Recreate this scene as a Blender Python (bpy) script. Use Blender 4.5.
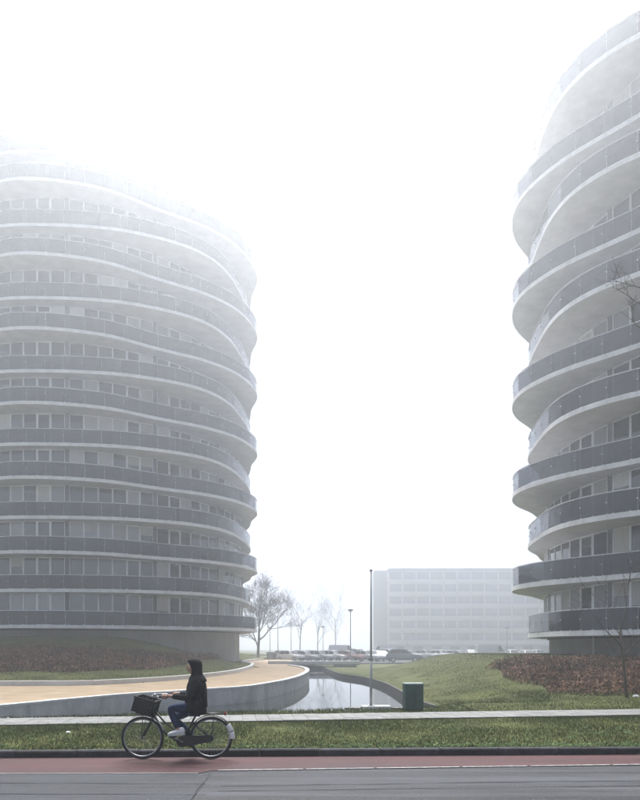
import bpy, bmesh, math, random
import numpy as np
from mathutils import Vector, Matrix, noise
from mathutils.geometry import delaunay_2d_cdt

R = math.radians
random.seed(7)
scene = bpy.context.scene
for o in list(bpy.data.objects):
    bpy.data.objects.remove(o, do_unlink=True)
COL = scene.collection

# ------------------------------------------------------------------ camera
EYE, FPX, HOR = 1.82, 640.0, 647.0          # eye height, focal length in photo pixels, horizon row
cam_d = bpy.data.cameras.new('camera')
cam = bpy.data.objects.new('camera', cam_d)
COL.objects.link(cam)
cam.location = (0, 0, EYE)
cam.rotation_euler = (R(90), 0, 0)
cam_d.sensor_fit = 'HORIZONTAL'
cam_d.sensor_width = 36
cam_d.lens = 36.0 * FPX / 640.0
cam_d.shift_y = (HOR - 400.0) / 640.0
cam_d.clip_start = 0.1
cam_d.clip_end = 3000
scene.camera = cam

# ------------------------------------------------------------------ world, sun, exposure
SUN_EL, SUN_AZ = 60.5, -8.5                  # degrees; azimuth measured from +Y towards +X
world = bpy.data.worlds.new('World')
scene.world = world
world.use_nodes = True
wn, wl = world.node_tree.nodes, world.node_tree.links
wn.clear()
sky = wn.new('ShaderNodeTexSky')
sky.sky_type = 'NISHITA'
sky.sun_disc = False
sky.sun_elevation = R(SUN_EL)
sky.sun_rotation = R(SUN_AZ)
sky.dust_density = 0.6
sky.air_density = 0.32
sky.ozone_density = 1.0
hsv = wn.new('ShaderNodeHueSaturation')
hsv.inputs['Saturation'].default_value = 0.50
bg = wn.new('ShaderNodeBackground')
bg.inputs['Strength'].default_value = 0.05
wo = wn.new('ShaderNodeOutputWorld')
wl.new(sky.outputs[0], hsv.inputs['Color'])
wl.new(hsv.outputs[0], bg.inputs['Color'])
wl.new(bg.outputs[0], wo.inputs['Surface'])

sun_d = bpy.data.lights.new('sun', 'SUN')
sun_d.energy = 1.5
sun_d.angle = R(42)
sun_d.color = (1.0, 0.985, 0.965)
sun = bpy.data.objects.new('sun', sun_d)
COL.objects.link(sun)
sd = Vector((math.sin(R(SUN_AZ)) * math.cos(R(SUN_EL)), math.cos(R(SUN_AZ)) * math.cos(R(SUN_EL)), math.sin(R(SUN_EL))))
sun.rotation_euler = sd.to_track_quat('Z', 'Y').to_euler()
sun.location = (0, 60, 120)

vs = scene.view_settings
vs.view_transform = 'Standard'
vs.look = 'None'
vs.exposure = 2.66
vs.gamma = 1.0
vs.use_curve_mapping = False
scene.render.engine = 'CYCLES'
cy = scene.cycles
cy.use_denoising = True
cy.max_bounces = 8
cy.volume_bounces = 1
cy.transparent_max_bounces = 12
cy.caustics_reflective = False
cy.caustics_refractive = False
cy.sample_clamp_indirect = 6

HAZE_DENSITY = 0.0050
HAZE_G = 0.76

# ------------------------------------------------------------------ helpers
def G(x, y, z=0.0):
    """photo pixel -> point on the level z"""
    d = FPX * (EYE - z) / (y - HOR)
    return Vector(((x - 320.0) / FPX * d, d, z))

def P(x, y, Y):
    """photo pixel -> point at depth Y"""
    return Vector(((x - 320.0) / FPX * Y, Y, EYE - (y - HOR) / FPX * Y))

class MB:
    def __init__(self):
        self.v, self.f, self.m = [], [], []
    def add(self, vs, fs, mi=0):
        b = len(self.v)
        self.v += [tuple(p) for p in vs]
        self.f += [tuple(b + i for i in f) for f in fs]
        self.m += [mi] * len(fs)
    def box(self, c, s, rz=0.0, mi=0, M=None):
        hx, hy, hz = s[0] / 2, s[1] / 2, s[2] / 2
        vs = [Vector((x, y, z)) for x in (-hx, hx) for y in (-hy, hy) for z in (-hz, hz)]
        T = Matrix.Translation(Vector(c)) @ (M if M is not None else Matrix.Rotation(rz, 4, 'Z'))
        self.add([T @ p for p in vs], [(0, 1, 3, 2), (4, 6, 7, 5), (0, 4, 5, 1), (2, 3, 7, 6), (0, 2, 6, 4), (1, 5, 7, 3)], mi)
    def bar(self, a, b, w, h=None, mi=0):
        a, b = Vector(a), Vector(b)
        h = h or w
        d = b - a
        q = d.to_track_quat('X', 'Z').to_matrix().to_4x4()
        self.box((a + b) / 2, (d.length, w, h), M=q, mi=mi)
    def tube(self, pts, rads, n=6, mi=0, cap=True):
        pts = [Vector(p) for p in pts]
        if not hasattr(rads, '__len__'):
            rads = [rads] * len(pts)
        rings = []
        prev = None
        for i, p in enumerate(pts):
            if i == 0: d = pts[1] - pts[0]
            elif i == len(pts) - 1: d = pts[-1] - pts[-2]
            else: d = pts[i + 1] - pts[i - 1]
            if d.length < 1e-9: d = Vector((0, 0, 1))
            d.normalize()
            if prev is None:
                u = d.orthogonal().normalized()
            else:
                u = prev - d * prev.dot(d)
                u = u.normalized() if u.length > 1e-6 else d.orthogonal().normalized()
            prev = u
            w = d.cross(u)
            rings.append([p + (u * math.cos(2 * math.pi * k / n) + w * math.sin(2 * math.pi * k / n)) * rads[i] for k in range(n)])
        vs = [q for r in rings for q in r]
        fs = []
        for i in range(len(rings) - 1):
            for k in range(n):
                fs.append((i * n + k, i * n + (k + 1) % n, (i + 1) * n + (k + 1) % n, (i + 1) * n + k))
        if cap:
            fs.append(tuple(range(n - 1, -1, -1)))
            fs.append(tuple((len(rings) - 1) * n + k for k in range(n)))
        self.add(vs, fs, mi)
    def loop_tube(self, pts, r, n=6, mi=0):
        """closed tube round a planar ring of points"""
        pts = [Vector(p) for p in pts]
        N = len(pts)
        c = sum(pts, Vector()) / N
        ax = (pts[0] - c).cross(pts[1] - c).normalized()
        vs, fs = [], []
        for i, p in enumerate(pts):
            u = (p - c).normalized()
            for k in range(n):
                a = 2 * math.pi * k / n
                vs.append(p + (u * math.cos(a) + ax * math.sin(a)) * r)
        for i in range(N):
            j = (i + 1) % N
            for k in range(n):
                fs.append((i * n + k, i * n + (k + 1) % n, j * n + (k + 1) % n, j * n + k))
        self.add(vs, fs, mi)
    def cyl(self, a, b, r, n=16, mi=0):
        self.tube([a, b], [r, r], n, mi)
    def mesh(self, name, mats, smooth=False):
        me = bpy.data.meshes.new(name)
        me.from_pydata(self.v, [], self.f)
        mats = mats if isinstance(mats, (list, tuple)) else [mats]
        for m in mats: me.materials.append(m)
        if len(mats) > 1:
            me.polygons.foreach_set('material_index', self.m)
        if smooth:
            me.polygons.foreach_set('use_smooth', [True] * len(me.polygons))
        me.update()
        return me
    def build(self, name, mats, parent=None, smooth=False, recalc=True):
        me = self.mesh(name, mats, smooth)
        if recalc:
            bm = bmesh.new(); bm.from_mesh(me)
            bmesh.ops.recalc_face_normals(bm, faces=bm.faces)
            bm.to_mesh(me); bm.free()
        return link(name, me, parent)

def link(name, me, parent=None):
    o = bpy.data.objects.new(name, me)
    COL.objects.link(o)
    if parent is not None:
        o.parent = parent
        o.matrix_parent_inverse = Matrix.Identity(4)
        o.location = -parent.location if not parent.parent else (0, 0, 0)
    return o

def part_at(name, me, parent, M):
    """child placed by a matrix in its parent's space"""
    o = bpy.data.objects.new(name, me)
    COL.objects.link(o)
    o.parent = parent
    o.matrix_parent_inverse = Matrix.Identity(4)
    o.matrix_basis = M
    return o

def tag(o, label=None, cat=None, group=None, kind=None):
    if label: o['label'] = label
    if cat: o['category'] = cat
    if group: o['group'] = group
    if kind: o['kind'] = kind
    return o

def empty(name, loc, label=None, cat=None, group=None, rz=0.0):
    o = bpy.data.objects.new(name, None)
    COL.objects.link(o)
    o.empty_display_size = 0.2
    o.location = loc
    o.rotation_euler = (0, 0, rz)
    return tag(o, label, cat, group)

def copy_tree(o, parent=None):
    c = o.copy()
    COL.objects.link(c)
    if parent is not None: c.parent = parent
    for ch in list(o.children): copy_tree(ch, c)
    return c

# ------------------------------------------------------------------ materials
def mat(name, col, rough=0.7, spec=0.4, metal=0.0, var=0.0, scale=4.0, col2=None, bump=0.0, bscale=40.0, stretch=None, coord='Object', rnd=0.0, detail=5.0, coat=0.0):
    m = bpy.data.materials.new(name)
    m.use_nodes = True
    nt = m.node_tree
    n, l = nt.nodes, nt.links
    b = n['Principled BSDF']
    b.inputs['Roughness'].default_value = rough
    b.inputs['Specular IOR Level'].default_value = spec
    b.inputs['Metallic'].default_value = metal
    if coat: b.inputs['Coat Weight'].default_value = coat
    b.inputs['Base Color'].default_value = (*col, 1)
    src = None
    if var > 0 or col2 is not None or bump > 0:
        tc = n.new('ShaderNodeTexCoord')
        mp = n.new('ShaderNodeMapping')
        l.new(tc.outputs[coord], mp.inputs['Vector'])
        if stretch: mp.inputs['Scale'].default_value = stretch
    if var > 0 or col2 is not None:
        nz = n.new('ShaderNodeTexNoise')
        nz.inputs['Scale'].default_value = scale
        nz.inputs['Detail'].default_value = detail
        nz.inputs['Roughness'].default_value = 0.65
        l.new(mp.outputs[0], nz.inputs['Vector'])
        cr = n.new('ShaderNodeValToRGB')
        cr.color_ramp.elements[0].position = 0.3
        cr.color_ramp.elements[1].position = 0.7
        if col2 is None: col2 = tuple(c * (1 + var) for c in col); c1 = tuple(c * (1 - var) for c in col)
        else: c1 = col
        cr.color_ramp.elements[0].color = (*c1, 1)
        cr.color_ramp.elements[1].color = (*col2, 1)
        l.new(nz.outputs['Fac'], cr.inputs['Fac'])
        src = cr.outputs['Color']
        l.new(src, b.inputs['Base Color'])
    if rnd > 0:
        oi = n.new('ShaderNodeObjectInfo')
        mr = n.new('ShaderNodeMapRange')
        mr.inputs['To Min'].default_value = 1 - rnd
        mr.inputs['To Max'].default_value = 1 + rnd
        l.new(oi.outputs['Random'], mr.inputs['Value'])
        mx = n.new('ShaderNodeMix'); mx.data_type = 'RGBA'; mx.blend_type = 'MULTIPLY'
        mx.inputs['Factor'].default_value = 1.0
        if src is not None: l.new(src, mx.inputs['A'])
        else: mx.inputs['A'].default_value = (*col, 1)
        l.new(mr.outputs[0], mx.inputs['B'])
        l.new(mx.outputs['Result'], b.inputs['Base Color'])
    if bump > 0:
        nb = n.new('ShaderNodeTexNoise')
        nb.inputs['Scale'].default_value = bscale
        nb.inputs['Detail'].default_value = 4
        l.new(mp.outputs[0], nb.inputs['Vector'])
        bp = n.new('ShaderNodeBump')
        bp.inputs['Strength'].default_value = bump
        bp.inputs['Distance'].default_value = 0.02
        l.new(nb.outputs['Fac'], bp.inputs['Height'])
        l.new(bp.outputs[0], b.inputs['Normal'])
    return m

def attr_mat(name, c1, c2, rough=0.8, trans=0.0):
    """leaf / blade material: colour from a per-face attribute 'tone'"""
    m = bpy.data.materials.new(name)
    m.use_nodes = True
    n, l = m.node_tree.nodes, m.node_tree.links
    b = n['Principled BSDF']
    b.inputs['Roughness'].default_value = rough
    b.inputs['Specular IOR Level'].default_value = 0.25
    a = n.new('ShaderNodeAttribute'); a.attribute_name = 'tone'
    cr = n.new('ShaderNodeValToRGB')
    cr.color_ramp.elements[0].color = (*c1, 1)
    cr.color_ramp.elements[1].color = (*c2, 1)
    l.new(a.outputs['Fac'], cr.inputs['Fac'])
    l.new(cr.outputs['Color'], b.inputs['Base Color'])
    return m

M = {}
def asphalt_mat(name, lo, hi, streak, speck):
    m = bpy.data.materials.new(name)
    m.use_nodes = True
    n, l = m.node_tree.nodes, m.node_tree.links
    b = n['Principled BSDF']
    b.inputs['Specular IOR Level'].default_value = 0.28
    tc = n.new('ShaderNodeTexCoord')
    def nz(sc, stretch, det):
        mp = n.new('ShaderNodeMapping'); mp.inputs['Scale'].default_value = stretch
        mp.inputs['Rotation'].default_value = (0, 0, -0.04)
        t = n.new('ShaderNodeTexNoise'); t.inputs['Scale'].default_value = sc; t.inputs['Detail'].default_value = det; t.inputs['Roughness'].default_value = .7
        l.new(tc.outputs['Object'], mp.inputs['Vector']); l.new(mp.outputs[0], t.inputs['Vector'])
        return t.outputs['Fac']
    def math_(op, a, b_):
        q = n.new('ShaderNodeMath'); q.operation = op
        for i, v in enumerate((a, b_)):
            if isinstance(v, (int, float)): q.inputs[i].default_value = v
            else: l.new(v, q.inputs[i])
        return q.outputs[0]
    a1 = math_('MULTIPLY', math_('SUBTRACT', nz(1.0, (.16, 3.2, 1), 4), .5), streak)
    a2 = math_('MULTIPLY', math_('SUBTRACT', nz(55.0, (.8, 1, 1), 3), .5), speck)
    a3 = math_('MULTIPLY', math_('SUBTRACT', nz(.9, (.7, 1, 1), 5), .5), .8)
    fac = math_('ADD', math_('ADD', math_('ADD', a1, a2), a3), .5)
    cr = n.new('ShaderNodeValToRGB')
    cr.color_ramp.elements[0].color = (*lo, 1); cr.color_ramp.elements[1].color = (*hi, 1)
    l.new(fac, cr.inputs['Fac']); l.new(cr.outputs['Color'], b.inputs['Base Color'])
    rr = n.new('ShaderNodeMapRange'); rr.inputs['To Min'].default_value = .62; rr.inputs['To Max'].default_value = .85
    l.new(fac, rr.inputs['Value']); l.new(rr.outputs[0], b.inputs['Roughness'])
    bp_ = n.new('ShaderNodeBump'); bp_.inputs['Strength'].default_value = .5; bp_.inputs['Distance'].default_value = .012
    l.new(nz(70.0, (1, 1, 1), 3), bp_.inputs['Height']); l.new(bp_.outputs[0], b.inputs['Normal'])
    return m
M['asphalt'] = asphalt_mat('asphalt', (0.004, 0.0045, 0.006), (0.082, 0.085, 0.094), 3.4, 3.4)
M['asphalt_new'] = asphalt_mat('asphalt_new', (0.010, 0.011, 0.014), (0.064, 0.068, 0.077), 2.2, 2.6)
M['seam'] = mat('seam', (0.024, 0.025, 0.028), 0.85, 0.15, var=0.4, scale=6)
M['red_lane'] = asphalt_mat('red_lane', (0.022, 0.008, 0.010), (0.110, 0.047, 0.047), 2.0, 2.2)
M['paint'] = mat('paint', (0.10, 0.10, 0.10), 0.7, 0.3, col2=(0.46, 0.46, 0.45), scale=14)
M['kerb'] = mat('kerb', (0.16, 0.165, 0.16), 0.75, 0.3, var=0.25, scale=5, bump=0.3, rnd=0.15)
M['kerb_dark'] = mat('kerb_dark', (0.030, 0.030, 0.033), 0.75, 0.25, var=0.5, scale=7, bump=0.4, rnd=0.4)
M['paver'] = mat('paver', (0.205, 0.205, 0.198), 0.75, 0.3, var=0.16, scale=5, bump=0.2, rnd=0.12)
M['sand'] = mat('sand', (0.10, 0.095, 0.085), 0.9, 0.2, var=0.2, scale=10)
M['ground'] = mat('ground', (0.050, 0.060, 0.014), 0.9, 0.15, col2=(0.108, 0.116, 0.034), scale=0.55, bump=0.6, bscale=14, detail=9)
M['tan'] = mat('tan', (0.255, 0.185, 0.115), 0.8, 0.25, col2=(0.385, 0.295, 0.195), scale=0.9, bump=0.5, bscale=50, detail=12)
M['concrete'] = mat('concrete', (0.36, 0.365, 0.375), 0.75, 0.3, col2=(0.62, 0.62, 0.62), scale=1.8, bump=0.2, bscale=20, rnd=0.10, stretch=(1, 1, 0.5))
M['coping'] = mat('coping', (0.58, 0.58, 0.57), 0.65, 0.35, var=0.12, scale=3)
M['edging'] = mat('edging', (0.11, 0.105, 0.095), 0.8, 0.3, var=0.3, scale=4)
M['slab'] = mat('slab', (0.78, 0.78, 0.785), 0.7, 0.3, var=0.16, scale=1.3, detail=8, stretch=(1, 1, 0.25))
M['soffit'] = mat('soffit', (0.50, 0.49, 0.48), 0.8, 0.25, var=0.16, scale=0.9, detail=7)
M['rail'] = mat('rail', (0.72, 0.72, 0.73), 0.4, 0.5, var=0.05)
M['frame'] = mat('frame', (0.82, 0.83, 0.85), 0.5, 0.4, var=0.05)
M['pier'] = mat('pier', (0.10, 0.11, 0.125), 0.6, 0.4, var=0.1)
M['drum_dark'] = mat('drum_dark', (0.03, 0.033, 0.04), 0.8, 0.3, var=0.2)
M['plinth'] = mat('plinth', (0.30, 0.295, 0.29), 0.8, 0.3, var=0.14, scale=0.6, rnd=0.08, bump=0.15)
M['black'] = mat('black', (0.012, 0.012, 0.013), 0.6, 0.4, var=0.2)
M['rubber'] = mat('rubber', (0.018, 0.018, 0.018), 0.8, 0.3, var=0.2)
M['steel'] = mat('steel', (0.45, 0.46, 0.47), 0.35, 0.5, metal=0.9, var=0.1)
M['galv'] = mat('galv', (0.30, 0.31, 0.32), 0.5, 0.5, metal=0.5, var=0.12, scale=8)
M['pole_dark'] = mat('pole_dark', (0.12, 0.125, 0.135), 0.5, 0.5, var=0.15)
M['pole_grey'] = mat('pole_grey', (0.32, 0.325, 0.335), 0.5, 0.5, var=0.2, scale=6)
M['green_box'] = mat('green_box', (0.008, 0.048, 0.034), 0.5, 0.4, var=0.3, scale=3)
M['green_lid'] = mat('green_lid', (0.30, 0.36, 0.34), 0.6, 0.4, var=0.12)
M['white'] = mat('white', (0.75, 0.75, 0.74), 0.5, 0.4, var=0.06)
M['bark'] = mat('bark', (0.10, 0.085, 0.07), 0.9, 0.2, var=0.35, scale=9, bump=0.5)
M['twig'] = mat('twig', (0.075, 0.062, 0.052), 0.9, 0.2, var=0.3, scale=6)
M['leaf'] = attr_mat('leaf', (0.024, 0.015, 0.010), (0.235, 0.128, 0.074))
M['stem'] = mat('stem', (0.045, 0.033, 0.028), 0.9, 0.2, var=0.3)
M['blade'] = attr_mat('blade', (0.020, 0.038, 0.008), (0.125, 0.152, 0.044))
M['weed'] = attr_mat('weed', (0.035, 0.075, 0.020), (0.16, 0.22, 0.08))

def glass_panel_mat():
    m = bpy.data.materials.new('tinted_glass')
    m.use_nodes = True
    n, l = m.node_tree.nodes, m.node_tree.links
    b = n['Principled BSDF']
    b.inputs['Roughness'].default_value = 0.08
    b.inputs['IOR'].default_value = 1.5
    tc = n.new('ShaderNodeTexCoord')
    mp = n.new('ShaderNodeMapping'); mp.inputs['Scale'].default_value = (3.0, 3.0, 0.25)
    nz = n.new('ShaderNodeTexNoise'); nz.inputs['Scale'].default_value = 3.0
    oi = n.new('ShaderNodeObjectInfo')
    cr = n.new('ShaderNodeValToRGB')
    cr.color_ramp.elements[0].color = (0.005, 0.006, 0.011, 1)
    cr.color_ramp.elements[1].color = (0.026, 0.031, 0.045, 1)
    ad = n.new('ShaderNodeMath'); ad.operation = 'ADD'
    ml = n.new('ShaderNodeMath'); ml.operation = 'MULTIPLY_ADD'
    ml.inputs[1].default_value = 1.1; ml.inputs[2].default_value = -0.55
    l.new(tc.outputs['Object'], mp.inputs['Vector']); l.new(mp.outputs[0], nz.inputs['Vector'])
    l.new(oi.outputs['Random'], ml.inputs[0])
    l.new(nz.outputs['Fac'], ad.inputs[0]); l.new(ml.outputs[0], ad.inputs[1])
    l.new(ad.outputs[0], cr.inputs['Fac']); l.new(cr.outputs['Color'], b.inputs['Base Color'])
    tr = n.new('ShaderNodeBsdfTransparent'); tr.inputs['Color'].default_value = (0.80, 0.84, 0.90, 1)
    mx = n.new('ShaderNodeMixShader'); mx.inputs['Fac'].default_value = 0.30
    l.new(b.outputs[0], mx.inputs[1]); l.new(tr.outputs[0], mx.inputs[2])
    l.new(mx.outputs[0], n['Material Output'].inputs['Surface'])
    return m
M['panel'] = glass_panel_mat()

def pane_mat(name, c1, c2, stripes=False):
    m = bpy.data.materials.new(name)
    m.use_nodes = True
    n, l = m.node_tree.nodes, m.node_tree.links
    b = n['Principled BSDF']
    b.inputs['Roughness'].default_value = 0.06
    b.inputs['IOR'].default_value = 1.75
    tc = n.new('ShaderNodeTexCoord')
    cr = n.new('ShaderNodeValToRGB')
    cr.color_ramp.elements[0].color = (*c1, 1); cr.color_ramp.elements[1].color = (*c2, 1)
    if stripes:
        wv = n.new('ShaderNodeTexWave'); wv.inputs['Scale'].default_value = 4.0; wv.inputs['Distortion'].default_value = 2.5
        mp = n.new('ShaderNodeMapping'); mp.inputs['Scale'].default_value = (1, 1, 0.05)
        l.new(tc.outputs['Object'], mp.inputs['Vector']); l.new(mp.outputs[0], wv.inputs['Vector'])
        l.new(wv.outputs['Fac'], cr.inputs['Fac'])
        b.inputs['Roughness'].default_value = 0.25
    else:
        oi = n.new('ShaderNodeObjectInfo')
        l.new(oi.outputs['Random'], cr.inputs['Fac'])
    l.new(cr.outputs['Color'], b.inputs['Base Color'])
    nb = n.new('ShaderNodeTexNoise'); nb.inputs['Scale'].default_value = 0.8
    l.new(tc.outputs['Object'], nb.inputs['Vector'])
    bp = n.new('ShaderNodeBump'); bp.inputs['Strength'].default_value = 0.08; bp.inputs['Distance'].default_value = 0.05
    l.new(nb.outputs['Fac'], bp.inputs['Height']); l.new(bp.outputs[0], b.inputs['Normal'])
    return m
M['pane_dark'] = pane_mat('pane_dark', (0.006, 0.008, 0.011), (0.028, 0.034, 0.044))
M['pane_mid'] = pane_mat('pane_mid', (0.02, 0.024, 0.032), (0.085, 0.098, 0.12))
M['pane_curtain'] = pane_mat('pane_curtain', (0.14, 0.15, 0.17), (0.36, 0.37, 0.39), True)

M['blind'] = mat('blind', (0.48, 0.47, 0.45), 0.5, 0.4, var=0.1, scale=3, rnd=0.25)

def water_mat():
    m = bpy.data.materials.new('water')
    m.use_nodes = True
    n, l = m.node_tree.nodes, m.node_tree.links
    b = n['Principled BSDF']
    b.inputs['Base Color'].default_value = (0.03, 0.035, 0.035, 1)
    b.inputs['Roughness'].default_value = 0.03
    b.inputs['IOR'].default_value = 1.333
    tc = n.new('ShaderNodeTexCoord')
    mp = n.new('ShaderNodeMapping'); mp.inputs['Scale'].default_value = (1.0, 0.35, 1)
    nz = n.new('ShaderNodeTexNoise'); nz.inputs['Scale'].default_value = 2.2; nz.inputs['Detail'].default_value = 3
    bp = n.new('ShaderNodeBump'); bp.inputs['Strength'].default_value = 0.05; bp.inputs['Distance'].default_value = 0.03
    l.new(tc.outputs['Object'], mp.inputs['Vector']); l.new(mp.outputs[0], nz.inputs['Vector'])
    l.new(nz.outputs['Fac'], bp.inputs['Height']); l.new(bp.outputs[0], b.inputs['Normal'])
    return m
M['water'] = water_mat()

# ------------------------------------------------------------------ site plan (metres)
def sstep(t):
    t = max(0.0, min(1.0, t))
    return t * t * (3 - 2 * t)

def resample(pts, step):
    pts = [Vector((p[0], p[1])) for p in pts]
    # Catmull-Rom through the points, then even spacing
    dense = []
    for i in range(len(pts) - 1):
        p0 = pts[max(i - 1, 0)]; p1 = pts[i]; p2 = pts[i + 1]; p3 = pts[min(i + 2, len(pts) - 1)]
        for k in range(12):
            t = k / 12
            dense.append(0.5 * ((2 * p1) + (p2 - p0) * t + (2 * p0 - 5 * p1 + 4 * p2 - p3) * t * t + (3 * p1 - p0 - 3 * p2 + p3) * t ** 3))
    dense.append(pts[-1])
    L = [0.0]
    for a, b in zip(dense, dense[1:]): L.append(L[-1] + (b - a).length)
    n = max(2, int(round(L[-1] / step)) + 1)
    out, j = [], 0
    for i in range(n):
        s = L[-1] * i / (n - 1)
        while j < len(L) - 2 and L[j + 1] < s: j += 1
        t = (s - L[j]) / max(1e-9, L[j + 1] - L[j])
        out.append(dense[j].lerp(dense[j + 1], t))
    return out

def offset(pts, d):
    """polyline moved to its left by d"""
    out = []
    for i, p in enumerate(pts):
        a = pts[max(i - 1, 0)]; b = pts[min(i + 1, len(pts) - 1)]
        t = (b - a).normalized()
        out.append(p + Vector((-t.y, t.x)) * d)
    return out

RAMP_Z, WATER_Z, LOT_Z, GRASS_Z = 0.15, -0.45, -0.25, 0.10
kerb_y = lambda X: 10.62 + 0.032 * X           # road edge of the verge
path_y0 = lambda X: 14.83 + 0.139 * X          # near edge of the footpath
PATH_W = 1.36
path_y1 = lambda X: path_y0(X) + PATH_W * 1.0096

# outer wall of the tan drive (top edge read from the photograph at ramp level), inner kerb
outer_px = [(0, 708.5), (65, 702), (130, 696), (165, 694), (205, 691), (245, 688.3), (270, 684.5), (290, 680.4), (303, 676), (309, 671.8), (307, 669), (300, 667), (290, 665.6)]
outer = [Vector((-10.4, 14.6))] + [G(x, y, RAMP_Z).xy for x, y in outer_px]
outer = resample(outer, 0.6)
inner_px = [(0, 686), (60, 685.8), (100, 685), (160, 681.5), (205, 677.5), (235, 673.4), (249, 669.6), (254, 667), (253, 665)]
inner = [Vector((-60, 24.0)), Vector((-30, 26.2))] + [G(x, y, RAMP_Z).xy for x, y in inner_px] + [Vector((-7.6, 64)), Vector((-8.2, 72)), Vector((-7.0, 84))]
inner = resample(inner, 0.8)

# right bank of the pond
bank_px = [(318, 672.5), (340, 677), (365, 681.2), (385, 687.5), (403, 697.5), (412, 705)]
bank = [G(x, y, WATER_Z).xy for x, y in bank_px]
front_bank = [Vector((3.2, 18.55)), Vector((1.0, 17.75)), Vector((-2, 17.15)), Vector((-5, 16.25)), Vector((-8, 15.35)), Vector((-9.9, 14.95))]
bank = [Vector((0.3, 66.0)), Vector((0.6, 61.5))] + bank[1:] + [Vector((4.0, 21.4)), Vector((3.95, 19.6))]
right_bank = resample(bank + front_bank, 0.6)
wall_end = outer[-1]
pond = [p.copy() for p in outer] + [Vector((wall_end.x, 66.0))] + [p.copy() for p in right_bank]

def in_poly(x, y, poly):
    c = False
    j = len(poly) - 1
    for i in range(len(poly)):
        a, b = poly[i], poly[j]
        if (a[1] > y) != (b[1] > y) and x < (b[0] - a[0]) * (y - a[1]) / (b[1] - a[1]) + a[0]:
            c = not c
        j = i
    return c

def dist_poly(x, y, pts):
    best = 1e9
    for a, b in zip(pts, pts[1:]):
        dx, dy = b[0] - a[0], b[1] - a[1]
        t = ((x - a[0]) * dx + (y - a[1]) * dy) / (dx * dx + dy * dy + 1e-12)
        t = max(0, min(1, t))
        d = (x - a[0] - t * dx) ** 2 + (y - a[1] - t * dy) ** 2
        if d < best: best = d
    return math.sqrt(best)

inner_poly = [Vector((-60, 140))] + [p for p in inner] + [Vector((-7, 140))]
DRIVE_AREA = [p for p in outer] + [Vector((-2.6, 84)), Vector((-7.0, 84))] + [p for p in inner[::-1] if p.y < 83.5] + [Vector((-60, path_y1(-60) + .1)), Vector((-11.0, path_y1(-11.0) + .05))]

class Field:
    """signed distance to a line (positive inside the polygon) on a grid, read back bilinearly"""
    def __init__(self, poly, line, x0, x1, y0, y1, st):
        self.x0, self.y0, self.st = x0, y0, st
        X, Y = np.meshgrid(np.arange(x0, x1 + st, st), np.arange(y0, y1 + st, st))
        ins = np.zeros(X.shape, bool)
        j = len(poly) - 1
        for i in range(len(poly)):
            ax, ay = poly[i][0], poly[i][1]; bx, by = poly[j][0], poly[j][1]
            if abs(by - ay) > 1e-9:
                ins ^= ((ay > Y) != (by > Y)) & (X < (bx - ax) * (Y - ay) / (by - ay) + ax)
            j = i
        D = np.full(X.shape, 1e9)
        for p, q in zip(line, line[1:]):
            dx, dy = q[0] - p[0], q[1] - p[1]
            t = np.clip(((X - p[0]) * dx + (Y - p[1]) * dy) / (dx * dx + dy * dy + 1e-12), 0, 1)
            D = np.minimum(D, (X - p[0] - t * dx) ** 2 + (Y - p[1] - t * dy) ** 2)
        self.D = np.where(ins, 1, -1) * np.sqrt(D)
        self.ny, self.nx = X.shape
        self.L = self.D.tolist()
    def at(self, x, y):
        fx, fy = (x - self.x0) / self.st, (y - self.y0) / self.st
        if fx < 0 or fy < 0 or fx >= self.nx - 1 or fy >= self.ny - 1: return -1e3
        i, j = int(fx), int(fy)
        u, v = fx - i, fy - j
        a, b = self.L[j], self.L[j + 1]
        return (a[i] * (1 - u) + a[i + 1] * u) * (1 - v) + (b[i] * (1 - u) + b[i + 1] * u) * v
LAWN = Field(inner_poly, inner, -59, 2, 18, 138, 0.4)
DRIVE = Field(DRIVE_AREA, DRIVE_AREA + DRIVE_AREA[:1], -58, 2, 10, 84, 0.4)
BANK = Field(pond, right_bank, -1, 10, 16, 69, 0.25)
POND = Field(pond, pond + pond[:1], -14, 9, 12, 69, 0.2)

def height(x, y):
    if y < kerb_y(x) + 0.05: return -0.06
    z = GRASS_Z
    if x < 1 and y < 84 and DRIVE.at(x, y) > 0: return -0.05
    if y > 46: z = GRASS_Z + (LOT_Z - GRASS_Z) * sstep((y - 46) / 22)
    if x < 2:                                                    # lawn round the left tower
        d = LAWN.at(x, y)
        if d > -0.02:
            if d < 0.12: return 0.0
            z = 0.30 + 2.35 * max(0.0, min(1.0, (y - 27.5) / 24.0)) ** 1.8 * sstep(d / 12.5) * (1 - sstep((y - 60) / 10) * sstep((x + 16) / 5))
            return z * (1 - 0.75 * sstep((y - 84) / 20))
    if x > 2:                                                    # mound in front of the right tower
        mx = sstep((x - 4.0) / 7.0) * sstep((y - path_y1(x) - 1.2) / 18.0) * (1 - sstep((y - 50) / 16))
        z += 1.25 * mx
    if 0 < x < 9 and 20 < y < 68:                                # grass falls to the edging of the pond
        d = abs(BANK.at(x, y))
        z = (-0.17) + (z + 0.17) * sstep(d / 3.2)
    return z

def in_strip(x, y):
    return path_y0(x) <= y <= path_y1(x)

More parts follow.
